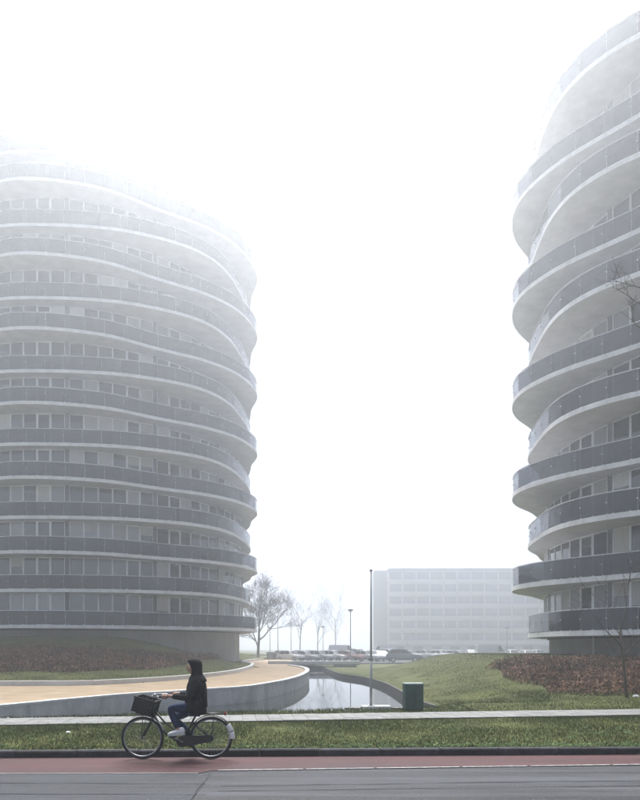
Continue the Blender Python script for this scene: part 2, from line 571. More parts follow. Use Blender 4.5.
# ------------------------------------------------------------------ setting: ground, road, drive, pond
def make_ground():
    verts, edges = [], []
    def loop(pts, close=True):
        b = len(verts)
        verts.extend([Vector((p[0], p[1])) for p in pts])
        n = len(pts)
        for i in range(n if close else n - 1): edges.append((b + i, b + (i + 1) % n))
        return list(range(b, b + n))
    loop(pond)
    # inset loop for the floor of the pond
    ins = []
    n = len(pond)
    for i, p in enumerate(pond):
        a, b = pond[i - 1], pond[(i + 1) % n]
        t = (b - a)
        t = t.normalized() if t.length > 1e-6 else Vector((1, 0))
        ins.append(p + Vector((t.y, -t.x)) * 0.10)
    # keep only inset points on the inner side
    if not in_poly(ins[5].x, ins[5].y, pond):
        ins = [p - (q - p) for p, q in zip(pond, ins)]
    ins = [p for p in ins if in_poly(p.x, p.y, pond)]
    rnd = random.Random(3)
    nb = len(verts)
    def clear(x, y, m=0.18):
        return True
    xs = []
    def grid(x0, x1, y0, y1, s):
        x = x0
        while x <= x1:
            y = y0
            while y <= y1:
                xs.append((x + rnd.uniform(-.2, .2) * s, y + rnd.uniform(-.2, .2) * s, s))
                y += s
            x += s
    for p in offset(inner, 0.17) + offset(inner, 0.05): xs.append((p.x, p.y, 0.1))
    grid(-46, 46, 11.2, 34, 0.75)
    grid(-46, 46, 34.8, 75, 1.4)
    grid(-120, 120, 78, 170, 8)
    for x, y, s in [(x, y, 9) for x in range(-130, -46, 9) for y in range(12, 78, 9)] + [(x, y, 9) for x in range(50, 130, 9) for y in range(12, 78, 9)]:
        xs.append((x, y, s))
    for p in [(-400, -90), (400, -90), (400, 430), (-400, 430), (-400, 10), (400, 10), (-200, 250), (0, 260), (200, 250), (-130, 180), (130, 180), (-130, 9), (130, 9), (0, -60)]:
        xs.append((*p, 50))
    for X in np.arange(-46, 46.1, 1.0):                      # a clean edge behind the kerb
        xs.append((X, kerb_y(X) + 0.12, 0.1)); xs.append((X, kerb_y(X) + 0.03, 0.1)); xs.append((X, kerb_y(X) - 0.3, 0.1))
    for x, y, s in xs:
        verts.append(Vector((x, y)))
    for p in ins: verts.append(Vector((p.x, p.y)))
    vo, eo, fo, *_ = delaunay_2d_cdt(verts, edges, [], 0, 1e-4)
    pond_edge = {(round(p[0], 3), round(p[1], 3)) for p in pond}
    wall_edge = {(round(p[0], 3), round(p[1], 3)) for p in outer}
    out = []
    for v in vo:
        k = (round(v.x, 3), round(v.y, 3))
        if k in wall_edge: z = -1.02
        elif k in pond_edge: z = -0.14 if v.x > 0.2 and v.y > 20 else 0.06
        elif in_poly(v.x, v.y, pond): z = -1.0
        else:
            z = height(v.x, v.y)
            if v.y > 10.9 and v.y < 60: z += 0.02 * noise.noise(Vector((v.x * .6, v.y * .6, 0)))
        out.append((v.x, v.y, z))
    me = bpy.data.meshes.new('ground')
    me.from_pydata(out, [], [tuple(f) for f in fo])
    me.materials.append(M['ground'])
    me.polygons.foreach_set('use_smooth', [True] * len(me.polygons))
    me.update()
    o = link('ground', me)
    tag(o, kind='structure')
    return o
ground = make_ground()

def sheet(name, poly, z, m, thick=None):
    mb = MB()
    n = len(poly)
    vs = [(p[0], p[1], z) for p in poly]
    if thick:
        vs += [(p[0], p[1], z - thick) for p in poly]
        fs = [tuple(range(n))] + [(i, n + i, n + (i + 1) % n, (i + 1) % n) for i in range(n)]
    else:
        fs = [tuple(range(n))]
    mb.add(vs, fs)
    me = mb.mesh(name, m)
    bm = bmesh.new(); bm.from_mesh(me)
    big = [f for f in bm.faces if len(f.verts) > 4]
    bmesh.ops.triangulate(bm, faces=big)
    bmesh.ops.recalc_face_normals(bm, faces=bm.faces)
    bm.to_mesh(me); bm.free()
    o = link(name, me)
    tag(o, kind='structure')
    return o

# road, cycle lane, seams and markings
XR = 60
sheet('road', [(-XR, -12), (XR, -12), (XR, kerb_y(XR)), (-XR, kerb_y(-XR))], 0.0, M['asphalt'])
line_y = lambda X: 9.50 + 0.0735 * X
sheet('asphalt_patch', [(-XR, 2.0), (-1.42, 2.0), (-1.55, line_y(-1.55) - 0.20), (-XR, 9.14 - 0.6)], 0.004, M['asphalt_new'])
sheet('cycle_lane', [(-XR, 9.18 - 0.5), (-1.72, 9.22), (-1.60, line_y(-1.6)), (4.94, line_y(4.94)), (11, 10.2), (XR, kerb_y(XR) - 0.6), (XR, kerb_y(XR) - .01), (-XR, kerb_y(-XR) - .01)], 0.008, M['red_lane'])
sheet('lane_edge_strip', [(-XR, 9.14 - 0.56), (-1.75, 9.16), (-1.74, 9.21), (-XR, 9.18 - 0.51)], 0.011, M['kerb'])
rnd = random.Random(5)
x = -1.5
while x < 9.0:
    ln = rnd.choice((0.82, 1.0, 1.25))
    h = 0.026
    x1 = x + ln
    sheet('lane_marking', [(x, line_y(x) - h), (x1, line_y(x1) - h), (x1, line_y(x1) + h), (x, line_y(x) + h)], 0.013, M['paint'])
    x = x1 + 0.05
for (xa, ya, xb, yb, w) in [(-9, 8.62, -1.5, 8.48, .02), (-9, 7.98, -1.4, 7.86, .018), (-1.43, 4, -1.58, 9.2, .016), (-1.3, 8.35, 9, 9.0, .02), (-1.3, 8.08, 9, 8.62, .02)]:
    d = Vector((xb - xa, yb - ya)).normalized(); nn = Vector((-d.y, d.x)) * w / 2
    N = 24
    rr = random.Random(int(xa * 100 + ya * 10))
    a_, b_ = [], []
    for i in range(N + 1):
        t = i / N
        c = Vector((xa + (xb - xa) * t, ya + (yb - ya) * t)) + nn * rr.uniform(-1.2, 1.2)
        k = rr.uniform(.35, 1.2)
        a_.append(c + nn * k); b_.append(c - nn * k)
    sheet('road_seam', b_ + a_[::-1], 0.0075 if ya < 9.1 else 0.0095, M['seam'])

# kerb: one stone after another
kerb_root = empty('kerb', (0, 0, 0)); tag(kerb_root, kind='structure')
def kerb_mesh(L):
    mb = MB()
    w, h, c = 0.14, 0.22, 0.018
    prof = [(0, -0.10), (0, h - 0.10 - c), (c, h - 0.10), (w, h - 0.10), (w, -0.10)]
    vs = [(sx * (L / 2 - 0.007), y, z) for sx in (-1, 1) for y, z in prof]
    n = len(prof)
    fs = [tuple(range(n - 1, -1, -1)), tuple(range(n, 2 * n))] + [(i, (i + 1) % n, n + (i + 1) % n, n + i) for i in range(n)]
    mb.add(vs, fs)
    return mb
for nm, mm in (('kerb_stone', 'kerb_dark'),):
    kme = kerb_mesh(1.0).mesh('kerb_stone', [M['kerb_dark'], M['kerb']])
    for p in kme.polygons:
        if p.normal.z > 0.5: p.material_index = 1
kang = math.atan(0.032)
for i in range(-22, 22):
    X = i + 0.5
    part_at('kerb_stone', kme, kerb_root, Matrix.Translation((X, kerb_y(X), random.uniform(-.004, .004))) @ Matrix.Rotation(kang + random.uniform(-.003, .003), 4, 'Z'))

# footpath: bedding + single slabs
pa = math.atan(0.139)
sheet('footpath', [(-24, path_y0(-24)), (40, path_y0(40)), (40, path_y1(40)), (-24, path_y1(-24))], 0.118, M['sand'], thick=0.2)
foot = bpy.data.objects['footpath']
pm = MB(); pm.box((0, 0, 0), (0.295, 0.325, 0.05)); pme = pm.mesh('paving_slab', M['paver'])
ux, uy = Vector((math.cos(pa), math.sin(pa), 0)), Vector((-math.sin(pa), math.cos(pa), 0))
org = Vector((-9.0, path_y0(-9.0), 0))
far = MB()
for i in range(-48, 118):
    for j in range(4):
        p = org + ux * (0.305 * i + 0.15) + uy * (0.335 * j + 0.17)
        p.z = 0.110 + random.uniform(-.003, .003)
        Mx = Matrix.Translation(p) @ Matrix.Rotation(pa + random.uniform(-.006, .006), 4, 'Z')
        if -0.53 < p.x / p.y < 0.53 and i < 62:
            part_at('paving_slab', pme, foot, Mx)
        else:
            far.box(p, (0.295, 0.325, 0.05), rz=pa)
tag(far.build('paving', M['paver'], foot), kind='stuff')

# tan drive
drive = [p for p in offset(outer, 0.10)] + [Vector((-3.2, 63.2)), Vector((-2.0, 66.2))] + [Vector((-4.0, 84)), Vector((-7.0, 84))] + [p for p in inner[::-1] if p.y < 83.5]
drive += [Vector((-60, 8.0)) + Vector((0, 0.5)), Vector((-24, path_y1(-24) + .05)), Vector((-11.0, path_y1(-11.0) + .03))]
drive = [Vector((p[0], p[1])) for p in drive]
_d = [drive[0]]
for p in drive[1:]:
    if (p - _d[-1]).length > 0.02: _d.append(p)
sheet('drive', _d, RAMP_Z, M['tan'], thick=0.12)

# water
sheet('water', [(-13, 13), (6, 13), (6, 68), (-13, 68)], WATER_Z, M['water'])
for ob in (bpy.data.objects['water'],):
    bm = bmesh.new()
    # clip to a slightly enlarged pond outline so that it never shows under the lawns
    c = [Vector((p[0], p[1])) for p in pond]
    vsb = [bm.verts.new((p.x, p.y, WATER_Z)) for p in c]
    f = bm.faces.new(vsb)
    bmesh.ops.triangulate(bm, faces=[f])
    bmesh.ops.recalc_face_normals(bm, faces=bm.faces)
    if sum(f.normal.z for f in bm.faces) < 0:
        for f in bm.faces: f.normal_flip()
    bm.to_mesh(ob.data); bm.free()

# car park
sheet('car_park', [(-60, 77), (80, 77), (80, 135), (-60, 135)], LOT_Z + 0.13, M['asphalt_new'], thick=0.3)
lot = bpy.data.objects['car_park']
LOTZ = LOT_Z + 0.13

# ------------------------------------------------------------------ retaining wall of the drive, panel by panel
def strip_prism(mb, pts, d0, d1, z0, z1, mi=0):
    """prism between two offsets of a polyline"""
    a, b = offset(pts, d0), offset(pts, d1)
    n = len(pts)
    vs = [(p.x, p.y, z0) for p in a] + [(p.x, p.y, z1) for p in a] + [(p.x, p.y, z0) for p in b] + [(p.x, p.y, z1) for p in b]
    fs = []
    for i in range(n - 1):
        fs += [(i, i + 1, n + i + 1, n + i), (2 * n + i, 3 * n + i, 3 * n + i + 1, 2 * n + i + 1),
               (n + i, n + i + 1, 3 * n + i + 1, 3 * n + i), (i, 2 * n + i, 2 * n + i + 1, i + 1)]
    fs += [(0, n, 3 * n, 2 * n), (n - 1, 3 * n - 1, 4 * n - 1, 2 * n - 1)]
    mb.add(vs, fs, mi)
wallr = empty('retaining_wall', (outer[0].x, outer[0].y, 0), 'curved light concrete retaining wall between the tan drive and the pond', 'wall')
fine = resample(outer, 0.3)
step = 7
for i in range(0, len(fine) - 1, step):
    seg = fine[i:i + step + 1]
    if len(seg) < 2: continue
    seg = [p.copy() for p in seg]
    t = (seg[-1] - seg[-2]).normalized()
    seg[-1] = seg[-1] - t * 0.012
    mb = MB(); strip_prism(mb, seg, 0.0, -0.16 if False else 0.16, -1.05, RAMP_Z + 0.03)
    mb.build('wall_panel', M['concrete'], wallr)
mb = MB(); strip_prism(mb, fine, -0.025, 0.26, RAMP_Z + 0.03, RAMP_Z + 0.095)
mb.build('coping', M['coping'], wallr)

ik = empty('drive_kerb', (inner[0].x, inner[0].y, 0), 'low curved pale concrete kerb between the tan drive and the lawn', 'kerb wall')
kp = [p for p in inner if p.y < 83]
step = 3
for i in range(0, len(kp) - 1, step):
    seg = [p.copy() for p in kp[i:i + step + 1]]
    if len(seg) < 2: continue
    t = (seg[-1] - seg[-2]).normalized(); seg[-1] = seg[-1] - t * 0.012
    mb = MB(); strip_prism(mb, seg, 0.0, 0.30, 0.02, RAMP_Z + 0.21, 0)
    mb.build('kerb_block', M['coping'], ik)

pe = empty('pond_edging', (right_bank[0].x, right_bank[0].y, 0), 'dark weathered edging board along the grassy bank of the pond', 'edging')
eb = [p for p in right_bank]
for i in range(0, len(eb) - 1, 5):
    seg = [p.copy() for p in eb[i:i + 6]]
    if len(seg) < 2: continue
    if seg[0].y < 20 and seg[0].x < 3.8: continue
    t = (seg[-1] - seg[-2]).normalized(); seg[-1] = seg[-1] - t * 0.01
    mb = MB(); strip_prism(mb, seg, -0.10, 0.12, -1.0, -0.155 + random.uniform(-.01, .01))
    mb.build('board', M['edging'], pe)

# bridge at the far end of the pond
br = empty('footbridge', (-1.5, 64.5, 0), 'small flat grey concrete bridge crossing the far end of the pond', 'bridge')
mb = MB(); mb.box((-0.6, 64.6, 0.20), (9.0, 3.4, 0.36)); mb.build('deck', M['concrete'], br)
mb = MB(); mb.box((-0.6, 62.86, 0.28), (9.0, 0.12, 0.30)); mb.build('edge_beam', M['coping'], br)
mb = MB()
mb.add([(-4.8, 63.3, -1), (-1.2, 63.3, -1), (-4.8, 63.3, .02), (-2.9, 63.3, .02), (-4.8, 66, -1), (-1.2, 66, -1), (-4.8, 66, .02), (-2.9, 66, .02)],
       [(0, 1, 3, 2), (4, 6, 7, 5), (1, 5, 7, 3), (0, 2, 6, 4), (2, 3, 7, 6)])
mb.build('abutment', M['concrete'], br)
mb = MB()
mb.add([(3.6, 63.3, -1), (0.2, 63.3, -1), (3.6, 63.3, .02), (1.6, 63.3, .02), (3.6, 66, -1), (0.2, 66, -1), (3.6, 66, .02), (1.6, 66, .02)],
       [(0, 2, 3, 1), (4, 5, 7, 6), (1, 3, 7, 5), (0, 4, 6, 2), (2, 6, 7, 3)])
mb.build('abutment', M['concrete'], br)

# ------------------------------------------------------------------ the two towers
def trace_polar(px, h, c):
    """slab edge read from the photograph (height h above the eye) -> angle, radius about the tower's centre"""
    out = []
    for x, y in px:
        d = FPX * h / (HOR - y)
        X = (x - 320) / FPX * d
        out.append((math.degrees(math.atan2(d - c[1], X - c[0])) % 360, math.hypot(X - c[0], d - c[1])))
    return out

def outline(knots, n=240, base=16.8, amp=0.85, phase=0.0, margin=11, ends=15.9):
    cov = sorted(a for a, r in knots)
    # largest gap between knots is the unseen side: carry the same kind of wave round it
    gaps = [((cov[(i + 1) % len(cov)] - cov[i]) % 360, cov[i]) for i in range(len(cov))]
    g, a0 = max(gaps)
    ks = list(knots)
    m = max(2, int(round((g - 2 * margin) / 22.0)))
    for i in range(m + 1):
        t = margin + (g - 2 * margin) * i / m
        rr_ = base + amp * (1 if (i + phase) % 4 in (1, 2) else -1) * 0.9
        if i in (0, 1, m - 1, m): rr_ = ends
        ks.append(((a0 + t) % 360, rr_))
    ks.sort()
    a = np.array([k[0] for k in ks]); r = np.array([k[1] for k in ks])
    th = np.linspace(0, 360, 720, endpoint=False)
    rr = np.interp(th, a, r, period=360)
    kx = np.arange(-40, 41) * 0.5
    w = np.exp(-0.5 * (kx / 3.2) ** 2); w /= w.sum()
    rr = np.convolve(np.concatenate([rr[-40:], rr, rr[:40]]), w, 'valid')
    out = []
    for i in range(n):
        ang = 2 * math.pi * i / n
        out.append(Vector((math.cos(ang), math.sin(ang))) * float(np.interp(math.degrees(ang), th, rr, period=360)))
    return out

def inset(pts, d):
    n = len(pts)
    out = []
    for i in range(n):
        t = (pts[(i + 1) % n] - pts[i - 1]).normalized()
        out.append(pts[i] + Vector((-t.y, t.x)) * d)      # counter-clockwise ring: left is inwards
    return out

STOREY, SLAB = 3.0, 0.28
NMOD, NPANE, PIERW = 13, 6, 0.34

def window_meshes(w, h, key):
    fr = MB()
    t, dp = (0.055, 0.07) if key == 'fixed' else (0.11, 0.09)
    for sx in (-1, 1): fr.box((sx * (w / 2 - t / 2), 0, h / 2), (t, dp, h))
    fr.box((0, 0, t / 2), (w - 2 * t, dp, t)); fr.box((0, 0, h - t / 2), (w - 2 * t, dp, t))
    if key == 'door':
        fr.box((0, 0.01, 0.95), (w - 2 * t, dp - .02, 0.06))
    fm = fr.mesh('window_frame_' + key, M['frame'])
    ps = {}
    for k in ('pane_dark', 'pane_mid', 'pane_curtain'):
        pn = MB(); pn.box((0, 0.012, h / 2), (w - 2 * t - .004, 0.012, h - 2 * t - .004))
        ps[k] = pn.mesh('pane', M[k])
    return fm, ps, fr, (w - 2 * t, h - 2 * t)

def make_tower(name, label, c, z0, rf, knots_even, knots_odd, seed, mod_phase, NF=14, roof_back=False):
    rnd = random.Random(seed)
    root = empty(name, (c[0], c[1], 0), label, 'apartment tower', 'round apartment towers')
    loc = Vector((c[0], c[1], 0))
    outs = [outline(knots_even, phase=0), outline(knots_odd, phase=2)]
    # --- slabs with two-step edge
    slab_me = []
    for k, o in enumerate(outs):
        n = len(o)
        mb = MB()
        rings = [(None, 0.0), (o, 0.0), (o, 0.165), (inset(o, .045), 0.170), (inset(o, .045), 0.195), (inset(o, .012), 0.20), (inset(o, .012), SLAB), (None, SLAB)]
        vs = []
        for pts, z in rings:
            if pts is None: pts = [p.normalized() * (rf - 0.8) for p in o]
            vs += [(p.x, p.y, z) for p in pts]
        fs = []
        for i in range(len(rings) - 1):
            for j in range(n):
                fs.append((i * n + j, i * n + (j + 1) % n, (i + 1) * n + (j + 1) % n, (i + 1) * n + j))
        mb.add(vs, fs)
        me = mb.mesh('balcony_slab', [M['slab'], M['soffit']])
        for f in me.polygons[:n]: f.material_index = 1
        slab_me.append(me)
    # --- railing pieces along the edge
    pmb = MB(); pmb.box((0, 0, 0.5), (1, 0.016, 1.0)); panel_me = pmb.mesh('glass_panel', M['panel'])
    def along(pts, step):
        pts = pts + [pts[0]]
        L = [0]
        for a, b in zip(pts, pts[1:]): L.append(L[-1] + (b - a).length)
        n = int(round(L[-1] / step))
        j, out = 0, []
        for i in range(n):
            s = L[-1] * i / n
            while L[j + 1] < s: j += 1
            out.append(pts[j].lerp(pts[j + 1], (s - L[j]) / (L[j + 1] - L[j])))
        return out
    joints = [along(inset(o, 0.075), 1.52) for o in outs]
    cand = []
    def score(p, nrm, area):
        """how large a piece shows in the photograph"""
        w = loc + p
        if w.y < 1: return 0
        u = 320 + FPX * w.x / w.y; v = HOR - FPX * (w.z - EYE) / w.y
        if not (-8 < u < 648 and -8 < v < 808): return 0
        to = (Vector((0, 0, EYE)) - w)
        cs = nrm.dot(to.normalized())
        if cs <= -0.05: return 0
        return area * (cs + .1) / to.length_squared
    for k in range(NF):
        js = joints[k % 2]
        n = len(js)
        for i in range(n):
            a, b = js[i], js[(i + 1) % n]
            d = b - a
            mid = (a + b) / 2
            nr = Vector((d.y, -d.x, 0)).normalized()
            z = z0 + STOREY * k + SLAB + 0.05
            Mx = Matrix.Translation((mid.x, mid.y, z)) @ Matrix.Rotation(math.atan2(d.y, d.x), 4, 'Z') @ Matrix.Diagonal((d.length - 0.022, 1, 1.07, 1))
            cand.append((score(Vector((mid.x, mid.y, z)), nr, d.length * 1.07), k, Mx))
    cand.sort(key=lambda q: -q[0])
    keep, rest = cand[:300], cand[300:]
    keep = [q for q in keep if q[0] > 0]; rest = [q for q in cand if q not in keep] if len(keep) < 300 else rest
    slabs = []
    for k in range(NF):
        s = part_at('balcony_slab', slab_me[k % 2], root, Matrix.Translation((0, 0, z0 + STOREY * k)))
        slabs.append(s)
        o = inset(outs[k % 2], 0.075)
        hr = MB()
        n = len(o)
        oi, oo = inset(o, 0.028), inset(o, -0.028)
        zt = z0 + STOREY * k + SLAB + 1.125
        vs = [(p.x, p.y, zt) for p in oo] + [(p.x, p.y, zt + .045) for p in oo] + [(p.x, p.y, zt + .045) for p in oi] + [(p.x, p.y, zt) for p in oi]
        fs = []
        for r in range(4):
            for j in range(n):
                fs.append((r * n + j, r * n + (j + 1) % n, ((r + 1) % 4) * n + (j + 1) % n, ((r + 1) % 4) * n + j))
        hr.add([Vector(v) - Vector((0, 0, z0 + STOREY * k)) for v in vs], fs)
        part_at('handrail', hr.mesh('handrail', M['rail']), s, Matrix.Identity(4))
        st = MB()
        for p in joints[k % 2]:
            q = p + p.normalized() * 0.03
            a = math.atan2(p.y, p.x)
            st.box((q.x, q.y, SLAB + 0.62), (0.05, 0.06, 0.06), rz=a)
            q2 = p - p.normalized() * 0.03
            st.box((q2.x, q2.y, SLAB + 0.56), (0.03, 0.03, 1.12), rz=a)
        tag(part_at('railing_posts', st.mesh('railing_posts', M['frame']), s, Matrix.Identity(4)), kind='stuff')
    for sc, k, Mx in keep:
        part_at('glass_panel', panel_me, slabs[k], Matrix.Translation((0, 0, -(z0 + STOREY * k))) @ Mx)
    mb = MB()
    for sc, k, Mx in rest:
        mb.add([Mx @ Vector(v) for v in pmb.v], pmb.f)
    tag(part_at('glass_panels', mb.mesh('glass_panels', M['panel']), root, Matrix.Identity(4)), kind='stuff')
    # roof slab
    if roof_back:                      # flat roof set back to the face of the glazing
        mb = MB()
        nr_ = 96
        vs = [(math.cos(2 * math.pi * i / nr_) * (rf + .35), math.sin(2 * math.pi * i / nr_) * (rf + .35), z) for z in (0, SLAB) for i in range(nr_)]
        mb.add(vs, [(i, (i + 1) % nr_, nr_ + (i + 1) % nr_, nr_ + i) for i in range(nr_)] + [tuple(range(nr_ - 1, -1, -1)), tuple(range(nr_, 2 * nr_))])
        part_at('roof_slab', mb.mesh('roof_slab', M['slab']), root, Matrix.Translation((0, 0, z0 + STOREY * NF)))
    else:
        part_at('roof_slab', slab_me[NF % 2], root, Matrix.Translation((0, 0, z0 + STOREY * NF)))
    mb = MB()
    n = 96
    ring = [Vector((math.cos(2 * math.pi * i / n), math.sin(2 * math.pi * i / n))) for i in range(n)]
    zt = z0 + STOREY * NF + SLAB
    def cyl(mb, r, za, zb, cap=True):
        b = [(p.x * r, p.y * r, za) for p in ring] + [(p.x * r, p.y * r, zb) for p in ring]
        fs = [(i, (i + 1) % n, n + (i + 1) % n, n + i) for i in range(n)]
        if cap: fs.append(tuple(range(n, 2 * n)))
        mb.add(b, fs)
    cyl(mb, rf - 0.6, zt - .1, zt + 0.5)
    part_at('roof_parapet', mb.mesh('roof_parapet', M['slab']), root, Matrix.Identity(4))
    # dark closed drum added behind the glazing to block light
    mb = MB(); cyl(mb, rf - 0.20, z0 - .1, zt - .1); part_at('light_block_drum', mb.mesh('light_block_drum', M['drum_dark']), root, Matrix.Identity(4))
    # plinth panels
    npl = 26
    for i in range(npl):
        a0, a1 = 2 * math.pi * i / npl + 0.0012, 2 * math.pi * (i + 1) / npl - 0.0012
        mb = MB()
        pts = [a0 + (a1 - a0) * t / 4 for t in range(5)]
        r0, r1 = rf - 0.60, rf - 0.33
        vs = [(math.cos(a) * r, math.sin(a) * r, z) for r in (r0, r1) for z in (-0.6, z0 - 0.003) for a in pts]
        fs = []
        for j in range(4):
            fs += [(10 + j, 11 + j, 16 + j, 15 + j), (5 + j, 6 + j, 1 + j, j), (5 + j, 15 + j, 16 + j, 6 + j)]
        fs += [(0, 10, 15, 5), (4, 9, 19, 14)]
        mb.add(vs, fs)
        mb2 = mb.mesh('plinth_panel', M['plinth'])
        part_at('plinth_panel', mb2, root, Matrix.Identity(4))
    # piers between flats
    mod = 2 * math.pi / NMOD
    pmb2 = MB(); pmb2.box((0, 0, 0), (0.30, PIERW, STOREY * NF - .2)); pier_me = pmb2.mesh('party_wall_pier', M['pier'])
    for i in range(NMOD):
        a = mod_phase + i * mod
        part_at('party_wall_pier', pier_me, root, Matrix.Rotation(a, 4, 'Z') @ Matrix.Translation((rf - 0.10, 0, z0 + STOREY * NF / 2)))
    # windows
    usable = mod - PIERW / rf
    wp = usable / NPANE
    w = 2 * rf * math.sin(wp / 2) - 0.006
    h = STOREY - SLAB - 0.004
    meshes = {k: window_meshes(w, h, k) for k in ('fixed', 'door')}
    blinds = {}
    for key in meshes:
        pw, ph = meshes[key][3]
        blinds[key] = []
        for fr_ in (.28, .5, .8):
            mb = MB(); mb.box((0, -.002, h / 2 + ph / 2 - ph * fr_ / 2 - .003), (pw - .02, .008, ph * fr_))
            blinds[key].append(mb.mesh('blind', M['blind']))
    wins = []
    for k in range(NF):
        z = z0 + STOREY * k + SLAB + .002
        lean = rnd.choice((0.25, 0.45, 0.6))
        for i in range(NMOD):
            flat = rnd.random()
            for j in range(NPANE):
                a = mod_phase + i * mod + PIERW / rf / 2 + (j + .5) * wp
                key = 'door' if j == 4 or (j == 1 and i % 2) else 'fixed'
                nr = Vector((math.cos(a), math.sin(a), 0))
                p = nr * (rf * math.cos(wp / 2)) + Vector((0, 0, z))
                u = rnd.random()
                kind = 'pane_curtain' if (flat < 0.28 and u < 0.6) or u < 0.07 else ('pane_mid' if u < 0.32 else 'pane_dark')
                Mx = Matrix.Translation(p) @ Matrix.Rotation(a + math.pi / 2, 4, 'Z')
                wins.append((score(p + Vector((0, 0, 1.4)), nr, w * h), k, key, kind, Mx))
    wins.sort(key=lambda q: -q[0])
    for idx, (sc, k, key, kind, Mx) in enumerate(wins):
        if idx < 300 and sc > 0:
            fm, ps, _, _ = meshes[key]
            wo_ = part_at('window', fm, root, Mx)
            part_at('pane', ps[kind], wo_, Matrix.Identity(4))
            if rnd.random() < 0.24: part_at('blind', blinds[key][rnd.choice((0, 0, 1, 2))], wo_, Matrix.Identity(4))
    fmb, pmbs = MB(), {k: MB() for k in ('pane_dark', 'pane_mid', 'pane_curtain')}
    for idx, (sc, k, key, kind, Mx) in enumerate(wins):
        if idx >= 300 or sc <= 0:
            _, _, fr, (pw, ph) = meshes[key]
            fmb.add([Mx @ Vector(v) for v in fr.v], fr.f)
            x = pw / 2; za, zb = (h - ph) / 2, (h + ph) / 2
            pmbs[kind].add([Mx @ Vector(v) for v in ((-x, .012, za), (x, .012, za), (x, .012, zb), (-x, .012, zb))], [(0, 1, 2, 3)])
    tag(part_at('window_frames', fmb.mesh('window_frames', M['frame']), root, Matrix.Identity(4)), kind='stuff')
    for k, b in pmbs.items():
        tag(part_at('window_panes', b.mesh('window_panes', M[k]), root, Matrix.Identity(4)), kind='stuff')
    return root, outs

LC, RC = (-23.4, 68.4), (30.9, 41.3)
LA = [(0, 404.8), (30, 403.9), (52, 404.8), (75, 406.4), (90, 408), (105, 409.3), (120, 412), (135, 415.4), (150, 418.7), (165, 421.7), (180, 424.4), (200, 427.7), (215, 431.8), (230, 436), (240, 440.2), (250, 446.5), (256, 451.7), (258.5, 456)]
LB = [(0, 446.2), (45, 445.8), (90, 446.8), (105, 447.3), (120, 448), (135, 449.5), (150, 451), (165, 452.8), (180, 454.8), (200, 458.5), (215, 462.7), (230, 469.8), (240, 478.8), (248, 489)]
RW = [(640, 348.4), (626.8, 352), (616.2, 355.6), (605.6, 359), (595, 362.7), (584.3, 365.8), (573.7, 369), (563.1, 372.6), (552.5, 376.9), (541.9, 382.4), (531.2, 387), (522.7, 391.8), (516.4, 396.6), (512.1, 402), (511.1, 408.3), (513.2, 415.8), (518.5, 421), (524.9, 425), (532.3, 427.4)]
RN = [(640, 395.6), (626.8, 398.3), (616.2, 401.5), (605.6, 404), (595, 407.3), (584.3, 410.4), (573.7, 414.7), (563.1, 419.4), (552.5, 426.4), (541.9, 438), (533.4, 449.7), (526, 460.4)]
LZ0, RZ0 = EYE + 1.51, EYE + 0.60
tower_l, outs_l = make_tower('apartment_tower', 'fourteen storey round tower with wavy white balconies behind the grass mound and tan drive',
                             LC, LZ0, 15.0, trace_polar(LA, 1.51 + 18, LC), trace_polar(LB, 1.51 + 15, LC), 11, R(-81.4))
tower_r, outs_r = make_tower('apartment_tower', 'round tower with staggered balconies and dark glass railings above the brown hedge and young tree',
                             RC, RZ0, 15.5, trace_polar(RN, 0.6 + 12, RC), trace_polar(RW, 0.6 + 15, RC), 23, R(-160), NF=11, roof_back=True)
# steel downpipe at the visible edge of the left tower's plinth
for o_, a_, rf_, z0_ in ((tower_l, R(-9), 14.65, LZ0), (tower_r, R(-166), 15.15, RZ0)):
    mb = MB(); mb.cyl((math.cos(a_) * (rf_ + .12), math.sin(a_) * (rf_ + .12), 0), (math.cos(a_) * (rf_ + .12), math.sin(a_) * (rf_ + .12), z0_), 0.06, 10)
    part_at('downpipe', mb.mesh('downpipe', M['coping']), o_, Matrix.Identity(4))

# ------------------------------------------------------------------ air
mb = MB()
mb.box((0, 175, 24.0), (810, 540, 52.4))
haze = mb.build('haze', [])
tag(haze, kind='stuff')
hm = bpy.data.materials.new('haze')
hm.use_nodes = True
hn, hl = hm.node_tree.nodes, hm.node_tree.links
hn.clear()
pv = hn.new('ShaderNodeVolumePrincipled')
pv.inputs['Color'].default_value = (0.90, 0.935, 0.985, 1)
pv.inputs['Density'].default_value = HAZE_DENSITY
pv.inputs['Anisotropy'].default_value = HAZE_G
ho = hn.new('ShaderNodeOutputMaterial')
hl.new(pv.outputs[0], ho.inputs['Volume'])
haze.data.materials.append(hm)

